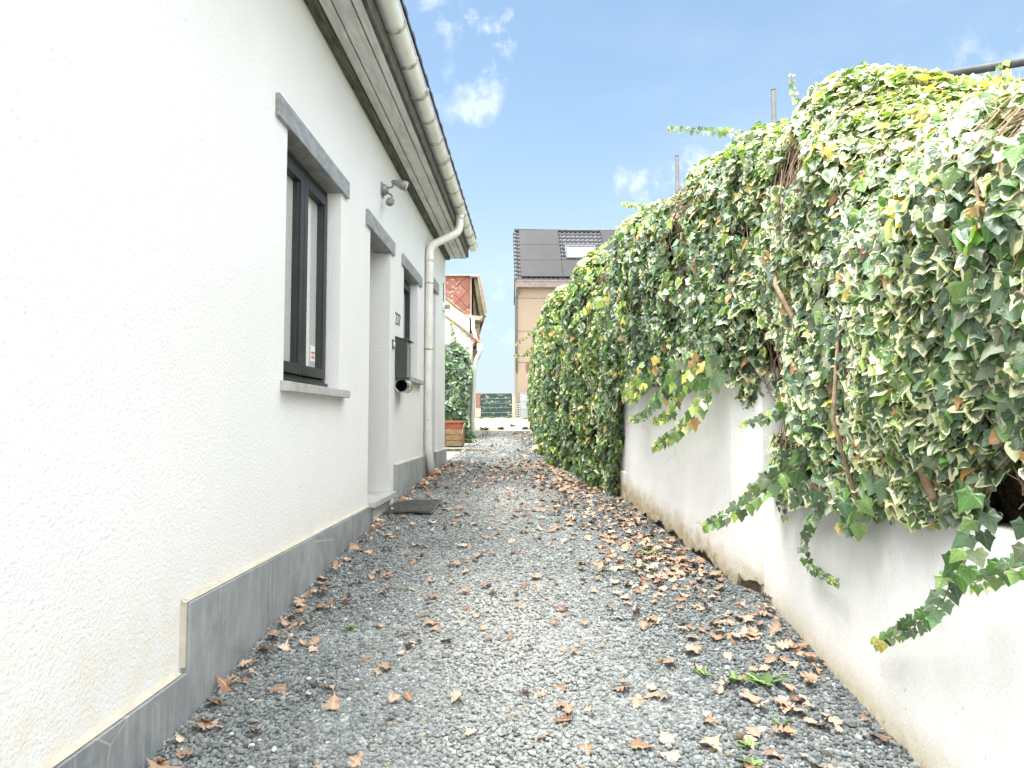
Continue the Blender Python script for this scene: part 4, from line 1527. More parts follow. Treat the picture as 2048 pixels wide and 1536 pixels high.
NP_ = [0, 1, 3, 4, 4, 1, .2, .1, 0, 3]
SP_ = [1, 3, 4, 4, 3, .3, 0, 0, 0, 2]
YP = [0, 0, 1, 2, 4, 4, 1.5, .8, 0, 1]
for path, sz, fc, pr in (
    ([(1.12, 1.75, 0.90), (1.14, 1.817, 0.784), (1.18, 1.986, 0.65), (1.2, 2.085, 0.555), (1.21, 2.226, 0.463), (1.22, 2.384, 0.375), (1.23, 2.544, 0.294)], .054, (-.8, -.55, .15), SP_),
    ([(1.15, 1.62, .85), (1.17, 1.665, 0.771), (1.18, 1.768, 0.725), (1.2, 1.866, 0.684), (1.21, 1.946, 0.651)], .050, (-.8, -.55, .15), SP_),
    ([(1.15, 2.80, .84), (1.16, 2.82, 0.767), (1.19, 3.014, 0.626), (1.21, 3.113, 0.533), (1.22, 3.077, 0.464), (1.22, 2.958, 0.447), (1.22, 2.793, 0.452)], .043, (-.8, -.5, .2), DARKP),
    ([(1.16, 3.0, .92), (1.12, 3.151, 0.851), (1.08, 3.309, 0.755), (1.04, 3.454, 0.673), (1.0, 3.624, 0.597), (0.98, 3.965, 0.493)], .070, (-.6, -.75, .2), NP_),
    ([(1.13, 3.25, .86), (1.10, 3.36, 0.78), (1.06, 3.47, 0.72)], .065, (-.6, -.75, .2), NP_),
    ([(1.15, 3.338, 0.85), (1.16, 3.33, 0.80), (1.18, 3.327, 0.718), (1.2, 3.31, 0.626)], .042, (-.7, -.6, .2), DARKP),
    ([(1.22, 3.4, 1.15), (1.2, 3.5, 1.125), (1.15, 3.581, 1.087), (1.1, 3.672, 1.074)], .045, (-.3, -.9, .3), NP_),
    ([(1.14, 2.5, .82), (1.15, 2.45, .77), (1.18, 2.58, .72), (1.2, 2.72, .70)], .07, (-.8, -.5, .2), NP_),
    ([(1.6, 3.95, 2.85), (1.53, 3.949, 3.0), (1.5, 3.903, 3.096)], .04, (-.3, -.9, .2), YP),
    ([(1.7, 3.511, 2.75), (1.7, 3.551, 2.87), (1.72, 3.506, 2.951)], .035, (-.3, -.9, .2), YP),
    ([(1.75, 2.608, 2.25), (1.75, 2.547, 2.36), (1.75, 2.534, 2.431)], .05, (-.3, -.9, .2), [0, 0, 0, 0, 1, 2, 4, 1, 0, 0]),
):
    shoot(path, vivy, VO, sz, pr, 0.04, fc)
for path, sz, fc, pr, pend in (
    ([(1.0, 3.676, 1.40), (0.99, 3.961, 1.244), (0.97, 4.125, 1.13), (0.95, 4.455, 1.035), (0.9, 5.13, 0.896)], .085, (-.7, -.65, .15), NP_, 0),
    ([(0.97, 4.0, 1.45), (0.95, 4.153, 1.372), (0.94, 4.472, 1.23), (0.93, 4.587, 1.15), (0.9, 5.076, 1.089)], .070, (-.7, -.65, .15), YP, 0),
    ([(.92, 4.25, 1.42), (0.9, 4.427, 1.358), (0.88, 4.855, 1.241), (0.86, 5.278, 1.138), (0.82, 5.75, 1.108)], .075, (-.7, -.65, .15), NP_, 0),
    ([(.87, 4.8, 1.5), (0.85, 4.977, 1.427), (0.83, 5.321, 1.294), (0.8, 5.658, 1.265)], .07, (-.7, -.65, .15), YP, 0),
    ([(1.02, 3.9, 1.43), (.99, 4.1, 1.36), (.97, 4.4, 1.30), (.93, 4.8, 1.24)], .075, (-.7, -.65, .15), NP_, 0),
    ([(.84, 5.2, 1.5), (.80, 5.5, 1.36), (.78, 5.9, 1.28)], .07, (-.7, -.65, .15), YP, 0),
    ([(1.55, 4.40, 2.80), (1.4, 4.558, 3.02), (1.25, 4.751, 3.134), (1.02, 5.068, 3.289)], .052, (-.2, -.95, .1), [0, 0, 1, 2, 5, 2, .3, 0, 0, 2], .8),
    ([(1.1, 5.4, 2.75), (0.98, 5.5, 2.82), (0.9, 5.805, 2.935), (0.83, 6.242, 3.094)], .045, (-.3, -.9, .2), YP, .4),
    ([(.9, 5.0, 2.5), (0.9, 5.196, 2.60), (0.72, 5.43, 2.60), (0.58, 5.981, 2.6)], .06, (-.3, -.9, .3), YP, .2),
    ([(0.8, 7.4, 2.7), (0.66, 7.7, 2.78), (0.52, 8.3, 2.76), (.42, 8.8, 2.8)], .075, (-.3, -.9, .3), YP, .2),
    ([(0.75, 6.4, 2.2), (0.62, 6.6, 2.25), (0.50, 7.0, 2.2), (.42, 7.6, 2.15)], .07, (-.4, -.8, .3), YP, .1),
    ([(0.45, 8.6, 2.3), (0.25, 8.9, 2.26), (0.08, 9.4, 2.16), (-.10, 9.6, 2.05)], .06, (-.2, -.95, .1), YP, .5),
    ([(0.4, 9.2, 2.2), (0.2, 9.5, 2.12), (0.03, 9.688, 2.06), (-0.25, 9.501, 1.986)], .055, (-.2, -.95, .1), YP, .5),
    ([(0.3, 9.8, 2.02), (0.1, 9.9, 1.98), (-0.08, 10.063, 1.93)], .055, (-.2, -.95, .1), YP, .5),
    ([(0.5, 10.2, 2.7), (0.3, 10.6, 2.72), (0.08, 11.0, 2.6), (-.28, 11.4, 2.36)], .06, (-.2, -.95, .1), YP, .5),
):
    shoot(path, givy, GO, sz, pr, 0.1, fc, pend)


# ------------------------------------------------------------------ steel frame rising behind the ivy
def post(x, y, z1, r, label):
    mb = MB()
    mb.tube([(0, 0, 0), (0, 0, z1 - 1.0)], r, 14)
    mb.tube([(0, 0, z1 - 1.0), (0, 0, z1 - 0.995)], r * 1.06, 14)
    o_ = mb.build("steel_post", M["galv"], None, 0, (x, y, 1.0))
    return tag(o_, label, "steel post", "galvanised posts behind the ivy")


post(2.34, 6.55, 4.30, 0.024, "galvanised steel post standing tallest above the ivy crest, left of the pipe")
post(1.755, 8.2, 4.30, 0.024, "thin galvanised post beyond the ivy, free against the sky farther down the lane")
post(2.69, 6.42, 4.25, 0.024, "galvanised post barely showing over the ivy under the slanting pipe's line")
t = thing("steel_pipe", "long grey steel pipe running above the variegated ivy against the sky", "pipe", (2.67, 6.42, 4.17))
mb = MB()
mb.tube([(0, 0, 0), (4.2, -1.58, 0)], 0.036, 16)
mb.build("rail", M["galv"], t)
for k, f in enumerate((0.245, 0.285, 0.32, 0.36, 0.40)):
    mb = MB()
    mb.tube([(4.2 * f, -1.58 * f, 0), (4.2 * f + 0.01, -1.58 * f, -1.2)], 0.0018, 5)
    mb.build("hanging_wire", M["wire"], t)


# ------------------------------------------------------------------ far left: white outbuilding with red slates, ivy bush, planter
OB = Vector((-1.4, 15.5, 0.6))
ob = thing("outbuilding", "old white brick outbuilding with red diamond slates and mossy lean-to roof", "outbuilding", OB)


def obb(mb, name, mat, parent=ob, bevel=0.0):
    for v_ in mb.bm.verts:      # its long side turns away from the lane
        v_.co.x -= max(0.0, v_.co.y - 16.75) * 0.13
    bmesh.ops.translate(mb.bm, verts=mb.bm.verts, vec=-OB)
    return mb.build(name, mat, parent, bevel)


mb = MB()
mb.prism([(-4.5, .2), (-1.42, .2), (-1.375, 2.84), (-1.30, 2.90), (-2.014, 3.42), (-4.5, 5.33)], "y", 15.5, 22.5)
obb(mb, "wall", M["whitebrick"])
mb = MB()
mb.prism([(-4.5, 3.0), (-1.50, 3.0), (-1.50, 3.56), (-1.60, 3.60), (-1.85, 3.76), (-2.081, 3.96), (-4.5, 5.70)], "y", 16.05, 22.4)
obb(mb, "gable_wall", M["whitebrick"])
mb = MB()
for k in range(13):
    u0 = k * 0.125
    x0, z0 = -1.19 - u0, 2.815 + u0 * 0.768
    hgt = 0.075 + 0.02 * random.random()
    mb.prism([(x0, z0), (x0 - 0.121, z0 + 0.0929), (x0 - 0.121, z0 + 0.0929 + hgt), (x0, z0 + hgt * 0.9)], "y", 15.44 + random.uniform(0, .02), 15.60)
cop = obb(mb, "coping", M["coping"], bevel=0.012)
mb = MB()
mb.prism([(-1.19, 2.80), (-1.42, 2.98), (-1.42, 3.03), (-1.17, 2.845)], "y", 15.43, 22)
obb(mb, "verge_tile", M["terra"], bevel=0.008)
mb = MB()
mb.prism([(-1.62, 3.62), (-1.85, 3.79), (-2.081, 3.99), (-2.6, 4.40), (-2.6, 4.46), (-2.05, 4.02), (-1.83, 3.83), (-1.61, 3.66)], "y", 15.98, 16.2)
obb(mb, "parapet_coping", M["coping"], bevel=0.01)
mb = MB()
mb.box(-4.5, -1.51, 16.45, 21, 3.3, 4.60)
obb(mb, "slate_cladding", M["slate"])
mb = MB()
mb.box(-1.515, -1.487, 16.42, 16.50, 3.55, 4.58)
mb.prism([(-1.515, 4.56), (-1.30, 4.55), (-1.31, 4.60), (-1.515, 4.62)], "y", 16.25, 16.50)
mb.box(-4.5, -1.3, 16.38, 21.1, 4.602, 4.63)
obb(mb, "trim_board", M["cream"], bevel=0.004)
mb = MB()
mb.box(-1.485, -1.30, 16.75, 21, 3.3, 4.56)
obb(mb, "recess_brick", M["redbrick"])
mb = MB()
mb.prism([(-1.43, 4.54), (-1.31, 4.54), (-1.135, 3.60), (-1.27, 3.575), (-1.36, 4.05)], "y", 16.40, 16.50)
mb.prism([(-1.47, 3.56), (-1.36, 3.56), (-1.46, 4.3)], "y", 16.60, 16.66)
obb(mb, "verge_boards", M["greenwood"], bevel=0.004)
mb = MB()
mb.prism([(-1.33, 4.58), (-1.29, 4.56), (-1.12, 3.62), (-1.145, 3.60), (-1.32, 4.50)], "y", 16.22, 21)
obb(mb, "bargeboard", M["cream"], bevel=0.004)
mb = MB()
mb.prism([(-1.288, 4.60), (-1.25, 4.50), (-1.09, 3.72), (-1.115, 3.66), (-1.284, 4.56)], "y", 16.15, 21)
obb(mb, "roof", varied("faded_red_tile", (0.32, 0.17, 0.12), (0.45, 0.3, 0.24), 0.85, 12), bevel=0.004)
mb = MB()
mb.prism([(-1.66, 3.60), (-1.18, 3.545), (-1.24, 3.46), (-1.36, 3.46), (-1.60, 3.55)], "y", 16.0, 16.35)
obb(mb, "eave_box", M["cream"], bevel=0.006)
mb = MB()
mb.box(-1.49, -1.28, 16.3, 22, 2.8, 3.46)
obb(mb, "side_wall", M["coping"])
mb = MB()
mb.tube(arc_path([(-1.41, 15.97, 3.50), (-1.41, 15.97, 3.25), (-1.37, 15.9, 3.15), (-1.32, 15.8, 2.92)], 0.05), 0.042, 12)
mb.tube(arc_path([(-1.20, 15.4, 2.84), (-1.20, 15.4, 2.62), (-1.30, 15.42, 2.45), (-1.33, 15.42, 2.2), (-1.385, 15.44, 0.5)], 0.08), 0.05, 14)
mb.box(-1.27, -1.145, 15.36, 15.46, 2.66, 2.83)
obb(mb, "downpipe", M["pipe"], bevel=0.004)

BO = (-1.7, 15.2, 0.64)
bivy = thing("ivy_bush", "glossy dark ivy climbing the white outbuilding behind the planter", "ivy", BO)
n = 2600
z = rng.uniform(0.62, 2.80, n)
xr = np.interp(z, [0.6, 0.85, 1.2, 1.8, 2.3, 2.55, 2.8], [-1.32, -1.40, -1.48, -1.41, -1.36, -1.46, -1.74])
x = rng.uniform(-2.25, 0, n)
x = -2.25 + (xr + 2.25) * rng.random(n) ** 0.9
dpt = rng.uniform(0, 1, n)
P = np.stack([x, 15.42 - 0.36 * np.sin(np.clip((z - 0.5) / 2.4, 0, 1) * math.pi) ** 0.5 * (0.45 + 0.55 * dpt), z], 1)
P += 0.06 * smooth_noise(P, 61, 4)[:, None] * np.array([1, -1, 0.4])
N_ = np.tile(np.array([0.12, -0.9, 0.45]), (n, 1)) + rng.normal(0, 0.36, (n, 3))
D = np.stack([rng.normal(0.1, .4, n), -0.2 + 0 * x, -np.ones(n)], 1)
leaves_object("foliage", [build_leaves(P, N_, D, 0.105 * np.exp(rng.normal(0, .25, n)), pick_cols(n, [4, 5, 4, 2, .8, .1, 0, 0, .1, 3], 0.03))], bivy, BO, M["ivy"])
mb = MB()
hp = [(-2.3, .5), (-1.44, .5), (-1.54, 1.1), (-1.48, 2.1), (-1.58, 2.5), (-1.85, 2.66), (-2.3, 2.7)]
mb.prism([(a - BO[0], b - BO[2]) for a, b in hp], "y", 0.06, 0.29)
mb.build("dead_stem_mass", M["hull"], bivy, 0.05)
shoot([(-1.8, 15.3, 2.7), (-1.78, 15.3, 2.95), (-1.85, 15.35, 3.2), (-1.8, 15.4, 3.35)], bivy, BO, .07, MIDP, 0, (0.1, -.95, .2))
shoot([(-1.6, 15.3, 2.6), (-1.5, 15.3, 2.72), (-1.42, 15.3, 2.74)], bivy, BO, .06, MIDP, 0, (0.1, -.95, .2))

CO = Vector((-1.52, 13.2, 0.595))
pl = thing("bark_planter", "square planter of rough brown bark slats with looped handles beyond the house corner", "planter", CO)
for k in range(3):
    mb = MB()
    z0 = 0.012 + k * 0.105
    b_ = [(-0.18 + 0.36 * i / 12, 0.008 * math.sin(i * 1.7 + k)) for i in range(13)]
    lo_ = [(u, z0 + v) for u, v in b_]
    hi_ = [(u, z0 + 0.096 + v * 0.8) for u, v in b_][::-1]
    mb.prism(lo_ + hi_, "y", -0.17, -0.15)
    mb.prism(lo_ + hi_, "y", 0.15, 0.17)
    mb.prism([(u * 0.9, v) for u, v in lo_ + hi_], "x", -0.18, -0.165)
    mb.prism([(u * 0.9, v) for u, v in lo_ + hi_], "x", 0.165, 0.18)
    mb.build("bark_slat", M["bark"], pl, 0.006)
for s_ in (-1, 1):
    mb = MB()
    mb.tube([(s_ * 0.165, -0.178, 0.0), (s_ * 0.168, -0.182, 0.2), (s_ * 0.175, -0.182, 0.33)], 0.008, 8)
    mb.tube([(s_ * 0.17, -0.175, 0.31), (s_ * 0.195, -0.12, 0.40), (s_ * 0.20, 0, 0.44), (s_ * 0.195, 0.12, 0.40), (s_ * 0.17, 0.16, 0.30)], 0.010, 8)
    mb.build("handle", M["twig"], pl)
mb = MB()
mb.box(-0.16, 0.16, -0.14, 0.14, 0.02, 0.05)
mb.build("bottom_board", M["bark"], pl)
pt = thing("terracotta_pot", "rectangular terracotta pot with dry leaves standing inside the bark planter", "flower pot", (CO.x, CO.y, CO.z + 0.085))
mb = MB()
mb.prism([(-0.135, 0.0), (0.135, 0.0), (0.155, 0.36), (-0.155, 0.36)], "y", -0.125, 0.125)
mb.build("body", M["terra"], pt, 0.01)
mb = MB()
mb.box(-0.178, 0.178, -0.145, 0.145, 0.362, 0.405)
mb.build("rim", M["terra"], pt, 0.008)
mb = MB()
mb.box(-0.155, 0.155, -0.12, 0.12, 0.406, 0.412)
mb.build("soil", M["soil"], pt)

mb = MB()
mb.prism([(-0.36, 0.0), (0.33, 0.0), (0.345, 0.022), (0.33, 0.04), (0.1, 0.046), (-0.36, 0.042)], "y", -0.09, 0.10)
o = mb.build("plank_step", M["mosswood"], None, 0.006, (-1.17, 12.15, float(gz(12.1)) - 0.003))
o.rotation_euler = (0, 0.02, R(2))
tag(o, "mossy weathered plank lying across the gravel before the bark planter", "plank")

# ------------------------------------------------------------------ the end of the lane
t = thing("green_gate", "dark green board gate with badly peeling paint closing the yard", "gate", (-1.48, 27.5, 1.2))
for k in range(5):
    mb = MB()
    mb.box(-0.635, 0.632, 0 + 0.012 * (k % 2), 0.04 + 0.012 * (k % 2), 0.02 + k * 0.19, 0.02 + k * 0.19 + 0.178 + 0.015 * (k == 4))
    mb.build("board", M["peel"], t, 0.006)
mb = MB()
mb.box(-0.64, -0.60, 0.056, 0.10, 0.0, 0.95).box(0.58, 0.62, 0.056, 0.10, 0.0, 0.95)
mb.build("batten", M["peel"], t)
t = thing("gate_post", "beige rendered gatepost between the green gate and the tan house", "gatepost", (-0.765, 27.45, 1.15))
mb = MB()
mb.box(-0.078, 0.05, 0, 0.2, 0, 0.95)
mb.build("shaft", M["cream"], t, 0.01)
mb = MB()
mb.box(-0.09, 0.062, -0.012, 0.212, 0.951, 0.985)
mb.build("cap", M["cream"], t, 0.008)
t = thing("brick_pillar", "red brick gate pillar on a white base left of the green gate", "pillar", (-2.2, 27.45, 1.15))
mb = MB()
mb.box(-0.1, 0.08, 0, 0.2, 0.42, 1.03)
mb.build("shaft", M["redbrick"], t, 0.006)
mb = MB()
mb.box(-0.12, 0.10, -0.015, 0.215, 0.0, 0.419)
mb.build("base", M["cream"], t, 0.008)

TH = thing("tan_house", "tall tan rendered house with solar panels on its dark tiled roof", "house", (-0.66, 28.0, 1.14), R(3))
W = 8.5
mb = MB()
mb.box(0.03, W, 0, 5.0, -0.3, 5.40)
mb.prism([(0.0, 5.40), (5.0, 5.40), (2.65, 8.2)], "x", 0.04, W)
mb.build("wall", M["tan"], TH)
mb = MB()
for zz in (4.98, 3.606, 2.32):
    for k in range(20):
        a = k * 0.2
        mb.box(a + 0.031, a + 0.2299, -0.004, 0.004, zz + random.uniform(-.012, .012), zz + 0.022 + random.uniform(-.008, .012))
mb.build("render_joint", M["tanline"], TH)
SL = math.radians(47)
roof_o = Vector((-0.05, -0.22, 5.68))


def slope(u, s, h=0.0):
    """point on the front roof slope: u along the eave, s up the slope, h above it"""
    return (roof_o.x + u, roof_o.y + s * math.cos(SL) - h * math.sin(SL), roof_o.z + s * math.sin(SL) + h * math.cos(SL))


LSL = 3.72
rows, pitch = 13, 0.2
cols = int(8.6 / pitch)
V, F = [], []
us = np.arange(0, 8.6, pitch / 8)
ph = (us / pitch) % 1.0
prof = 0.030 * np.where(ph < 0.55, np.sin(ph / 0.55 * math.pi), -0.25 * np.sin((ph - 0.55) / 0.45 * math.pi))
rh = LSL / rows
for r_ in range(rows):
    for (s, lift) in ((r_ * rh, 0.042), (r_ * rh, 0.0), ((r_ + 1) * rh + 0.02, 0.012)):
        pass
    base_i = len(V)
    for s, lift in ((r_ * rh, 0.008), (r_ * rh - 0.004, 0.040), ((r_ + 1) * rh, 0.014)):
        for u, p_ in zip(us, prof):
            V.append(slope(u, s, lift + p_))
    nu = len(us)
    for q in range(2):
        for k in range(nu - 1):
            a = base_i + q * nu + k
            F.append((a, a + 1, a + nu + 1, a + nu))
me = np_mesh("roof", np.array(V), np.array(F), True)
roof = link("roof", me, M["roof2"], TH)
mb = MB()
mb.prism([(0.0, 0.0), (0.1, 0.0), (0.1, 0.09), (0.0, 0.09)], "x", 0, 8.6)
for v_ in mb.bm.verts:
    v_.co = Vector(slope(v_.co.x, LSL + 0.0 + v_.co.y * 0.9, v_.co.z - 0.01))
mb.tube([slope(0, LSL + 0.05, 0.06), slope(8.6, LSL + 0.05, 0.06)], 0.08, 10)
mb.build("ridge_tiles", M["roof2"], roof)
mb = MB()
for k in range(13):
    mb.tube([slope(0.0, k * rh, 0.03), slope(0.0, (k + 1) * rh + 0.02, 0.015)], [0.062, 0.052], 8)
mb.build("verge_tiles", M["roof2"], roof)
mb = MB()
A = [slope(0.02, 0, -0.03), slope(8.6, 0, -0.03), slope(8.6, LSL, -0.03), slope(0.02, LSL, -0.03)]
mb.quad(*A)
mb.quad((0.0, 2.3, 8.35), (8.5, 2.3, 8.35), (8.5, 5.3, 5.6), (0.0, 5.3, 5.6))
mb.build("roof_underlay", M["darkwood"], TH)


def panel(u0, u1, s0, s1):
    mb = MB()
    P = [[slope(u, s, h) for u, s in ((u0, s0), (u1, s0), (u1, s1), (u0, s1))] for h in (0.10, 0.135)]
    lo_ = [mb.bm.verts.new(p) for p in P[0]]
    hi_ = [mb.bm.verts.new(p) for p in P[1]]
    mb.bm.faces.new(hi_)
    mb.bm.faces.new(lo_[::-1])
    for q in range(4):
        mb.bm.faces.new((lo_[q], lo_[(q + 1) % 4], hi_[(q + 1) % 4], hi_[q]))
    return mb.build("solar_panel", M["solar"], TH, 0.004)


for u0, u1, s0, s1 in ((0.21, 1.95, .12, 1.30), (0.21, 1.95, 1.315, 2.49), (0.21, 1.95, 2.505, 3.68), (1.965, 3.70, .12, 1.30), (3.72, 5.46, .12, 1.30),
                       (3.86, 5.6, 2.505, 3.68), (3.86, 5.6, 1.315, 2.49), (5.62, 7.3, 2.505, 3.68)):
    panel(u0, u1, s0, s1)
mb = MB()
S0, S1, U0, U1 = 1.52, 2.52, 2.18, 3.52
fr_ = [((U0, S0), (U1, S0 + 0.1)), ((U0, S1 - 0.1), (U1, S1)), ((U0, S0 + 0.1), (U0 + 0.09, S1 - 0.1)), ((U1 - 0.09, S0 + 0.1), (U1, S1 - 0.1))]
for (a, b) in fr_:
    lo_ = [mb.bm.verts.new(slope(u, s, 0.03)) for u, s in ((a[0], a[1]), (b[0], a[1]), (b[0], b[1]), (a[0], b[1]))]
    hi_ = [mb.bm.verts.new(slope(u, s, 0.12)) for u, s in ((a[0], a[1]), (b[0], a[1]), (b[0], b[1]), (a[0], b[1]))]
    mb.bm.faces.new(hi_)
    for q in range(4):
        mb.bm.faces.new((lo_[q], lo_[(q + 1) % 4], hi_[(q + 1) % 4], hi_[q]))
sk = mb.build("skylight", M["galv"], TH, 0.004)
mb = MB()
mb.quad(slope(U0 + .085, S0 + .095, .085), slope(U1 - .085, S0 + .095, .085), slope(U1 - .085, S1 - .095, .085), slope(U0 + .085, S1 - .095, .085))
mb.build("pane", M["skyglass"], sk)
mb = MB()
mb.prism([(-0.30, 5.40), (-0.02, 5.40), (-0.02, 5.66), (-0.16, 5.70), (-0.30, 5.66)], "x", -0.02, 8.5)
mb.box(-0.03, 8.5, -0.32, -0.301, 5.64, 5.70)
g2 = mb.build("gutter", M["brown"], TH, 0.008)
mb = MB()
mb.tube(arc_path([(0.10, -0.14, 5.40), (0.10, -0.14, 5.24), (-0.035, -0.05, 5.06), (-0.035, -0.05, 3.5), (-0.01, -0.05, 2.0)], 0.09), 0.045, 12)
mb.build("downpipe", M["galv"], g2)
mb = MB()
mb.box(-0.03, 0.028, -0.01, 0.3, 1.9, 5.39)
mb.build("dark_quoin", M["darkwood"], TH)
mb = MB()
mb.box(0.565, 1.40, -0.03, 0.02, 1.50, 2.62)
win_o = mb.build("window", M["brownwood"], TH, 0.01)
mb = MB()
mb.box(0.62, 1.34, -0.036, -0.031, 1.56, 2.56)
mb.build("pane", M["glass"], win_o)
mb = MB()
mb.box(0.38, 0.555, -0.035, 0.0, 1.93, 2.29)
mb.build("wall_vent", M["brownwood"], TH, 0.006)
mb = MB()
mb.box(0.46, 0.58, -0.05, 0.0, 1.40, 1.47)
mb.build("bracket_brick", M["orangebrick"], TH, 0.004)
mb = MB()
mb.box(0.13, 0.50, -0.04, 0.01, 0.0, 1.09)
dr = mb.build("door", M["palegrey"], TH, 0.006)
mb = MB()
mb.box(0.128, 0.502, -0.055, -0.041, 0.40, 0.425).box(0.128, 0.502, -0.055, -0.041, 0.72, 0.745).box(0.12, 0.51, -0.07, -0.041, 1.075, 1.10)
mb.build("rail", M["cream"], dr)
o = text_mesh("numeral", "2", 0.26, 0.004, M["whitep"])
o.parent = dr
o.matrix_local = Matrix(((1, 0, 0, 0.17), (0, 0, -1, -0.046), (0, 1, 0, 0.82), (0, 0, 0, 1)))
mb = MB()
mb.box(-0.02, 0.115, -0.03, 0.0, 0.06, 0.68)
mb.build("lattice_block", M["lattice"], TH)
mb = MB()
mb.box(0.62, 0.76, -0.32, -0.18, 0.0, 1.08).box(0.50, 1.6, -0.34, 0.0, 1.081, 1.16)
mb.build("porch", M["cream"], TH, 0.01)


# ------------------------------------------------------------------ fallen oak leaves
def oak_template():
    half = [(0.03, 0.0), (0.10, 0.10), (0.20, 0.16), (0.13, 0.24), (0.30, 0.33), (0.33, 0.40), (0.19, 0.45), (0.36, 0.55), (0.37, 0.63), (0.20, 0.68), (0.26, 0.80), (0.20, 0.87), (0.08, 0.90)]
    V, v, r, F = [], [], [], []
    for i, (x, y) in enumerate([(0, y) for _, y in half]):
        V.append((0, half[i][1]))
        v.append(1.0), r.append(0.0)
    n = len(half)
    for sgn in (1, -1):
        b = len(V)
        for x, y in half:
            V.append((sgn * x, y))
            v.append(0.3), r.append(1.0)
        for i in range(n - 1):
            F.append((i, b + i, b + i + 1, i + 1) if sgn > 0 else (i, i + 1, b + i + 1, b + i))
    b = len(V)
    V.append((0, 1.0)), v.append(0.6), r.append(1.0)
    F.append((n - 1, n + n - 1, b, b))
    F.append((n - 1, b, n + n + n - 1, n - 1))
    F = [f for f in F]
    V.append((-0.012, -0.22)), V.append((0.012, -0.22))
    v += [1.0, 1.0]
    r += [0.0, 0.0]
    F.append((n, 2 * n, b + 1, b + 2))
    return np.array(V), np.array(v), np.array(r), F


OV, Ov, Orr, OF = oak_template()


def oak_leaf_verts(g, size):
    x, y = OV[:, 0] * g.uniform(0.85, 1.25), OV[:, 1] - 0.5
    x = x * (1 + 0.18 * np.sin(7 * y + g.uniform(0, 6)))
    k = g.uniform(-0.4, 1.5)
    kb = g.normal(0, 0.75)
    z = k * 0.55 * x ** 2 * 2 + kb * 0.32 * y ** 2 + 0.035 * np.sin(11 * y + g.uniform(0, 6)) * Orr + 0.22 * g.normal() * x * y + 0.06 * np.sin(9 * x + 5 * y + g.uniform(0, 6)) * Orr
    lean = g.normal(0, 0.12)
    x = x + lean * y * y
    V = np.stack([x, y, z], 1) * size
    V[:, 2] -= np.quantile(V[:, 2], 0.15)
    return V


def leaf_spots(n, y0, y1, power=1.0):
    """where leaves lie: thick along the right wall and in drifts, a thin line against the plinth, a scatter between"""
    out = []
    while len(out) < n:
        y = y0 + (y1 - y0) * random.random() ** power
        u = random.random()
        rx = float(lane_right(y))
        if u < 0.30:
            x = rx - abs(random.gauss(0.02, 0.32)) - 0.02
        elif u < 0.40:
            x = -1.255 + abs(random.gauss(0.0, 0.055)) + 0.02
        elif u < 0.50:
            y, x = random.gauss(4.35, 0.35), random.gauss(0.78, 0.17)
        elif u < 0.60:
            y, x = random.gauss(6.0, 0.9), random.gauss(0.35, 0.3)
        else:
            x = random.uniform(-1.2, rx - 0.05)
        if -1.25 < x < float(lane_right(y)) - 0.015 and y0 < y < y1 and not (-1.3 < x < -0.85 and 5.75 < y < 6.25 and random.random() < .8):
            out.append((x, y))
    return out


protos = []
for k in range(14):
    g = np.random.default_rng(900 + k)
    V = oak_leaf_verts(g, 1.0)
    me = bpy.data.meshes.new("fallen_leaf")
    me.from_pydata(V.tolist(), [], [tuple(dict.fromkeys(f)) for f in OF])
    me.polygons.foreach_set("use_smooth", [True] * len(me.polygons))
    at = me.attributes.new("leafuv", "FLOAT_VECTOR", "POINT")
    at.data.foreach_set("vector", np.stack([Ov, Orr, np.full(len(Ov), k * 0.37 % 1)], 1).astype(np.float32).ravel())
    me.materials.append(M["dead"])
    protos.append(me)
spots = leaf_spots(300, 2.02, 6.4, 1.25)
first = None
for i, (x, y) in enumerate(spots):
    if first is None:
        o = bpy.data.objects.new("fallen_leaf", protos[0])
        first = o
    else:
        o = first.copy()
        o.data = protos[i % len(protos)]
    COL.objects.link(o)
    s = random.uniform(0.055, 0.094) * (1.2 if random.random() < 0.08 else 1.0)
    o.scale = (s, s, s)
    rx = float(lane_right(y))
    pile = (rx - x < 0.15 or x < -1.17)
    o.location = (x, y, float(gz(y)) + 0.014 + random.uniform(0, 0.022 if pile else 0.008))
    o.rotation_euler = (random.gauss(0, 0.42 if pile else 0.16), random.gauss(0, 0.42 if pile else 0.16) + (math.pi if random.random() < .35 else 0), random.uniform(0, 6.28))
    if x < -1.17:
        lb = "dry brown oak leaf drifted against the foot of the bluestone plinth"
    elif rx - x < 0.2:
        lb = "dry brown oak leaf drifted along the foot of the right white wall"
    elif x > 0.35:
        lb = "dry brown oak leaf in the thick scatter on the lane's right half"
    else:
        lb = "dry brown oak leaf lying alone on open grey gravel"
    tag(o, lb, "oak leaf", "fallen oak leaves on the gravel")
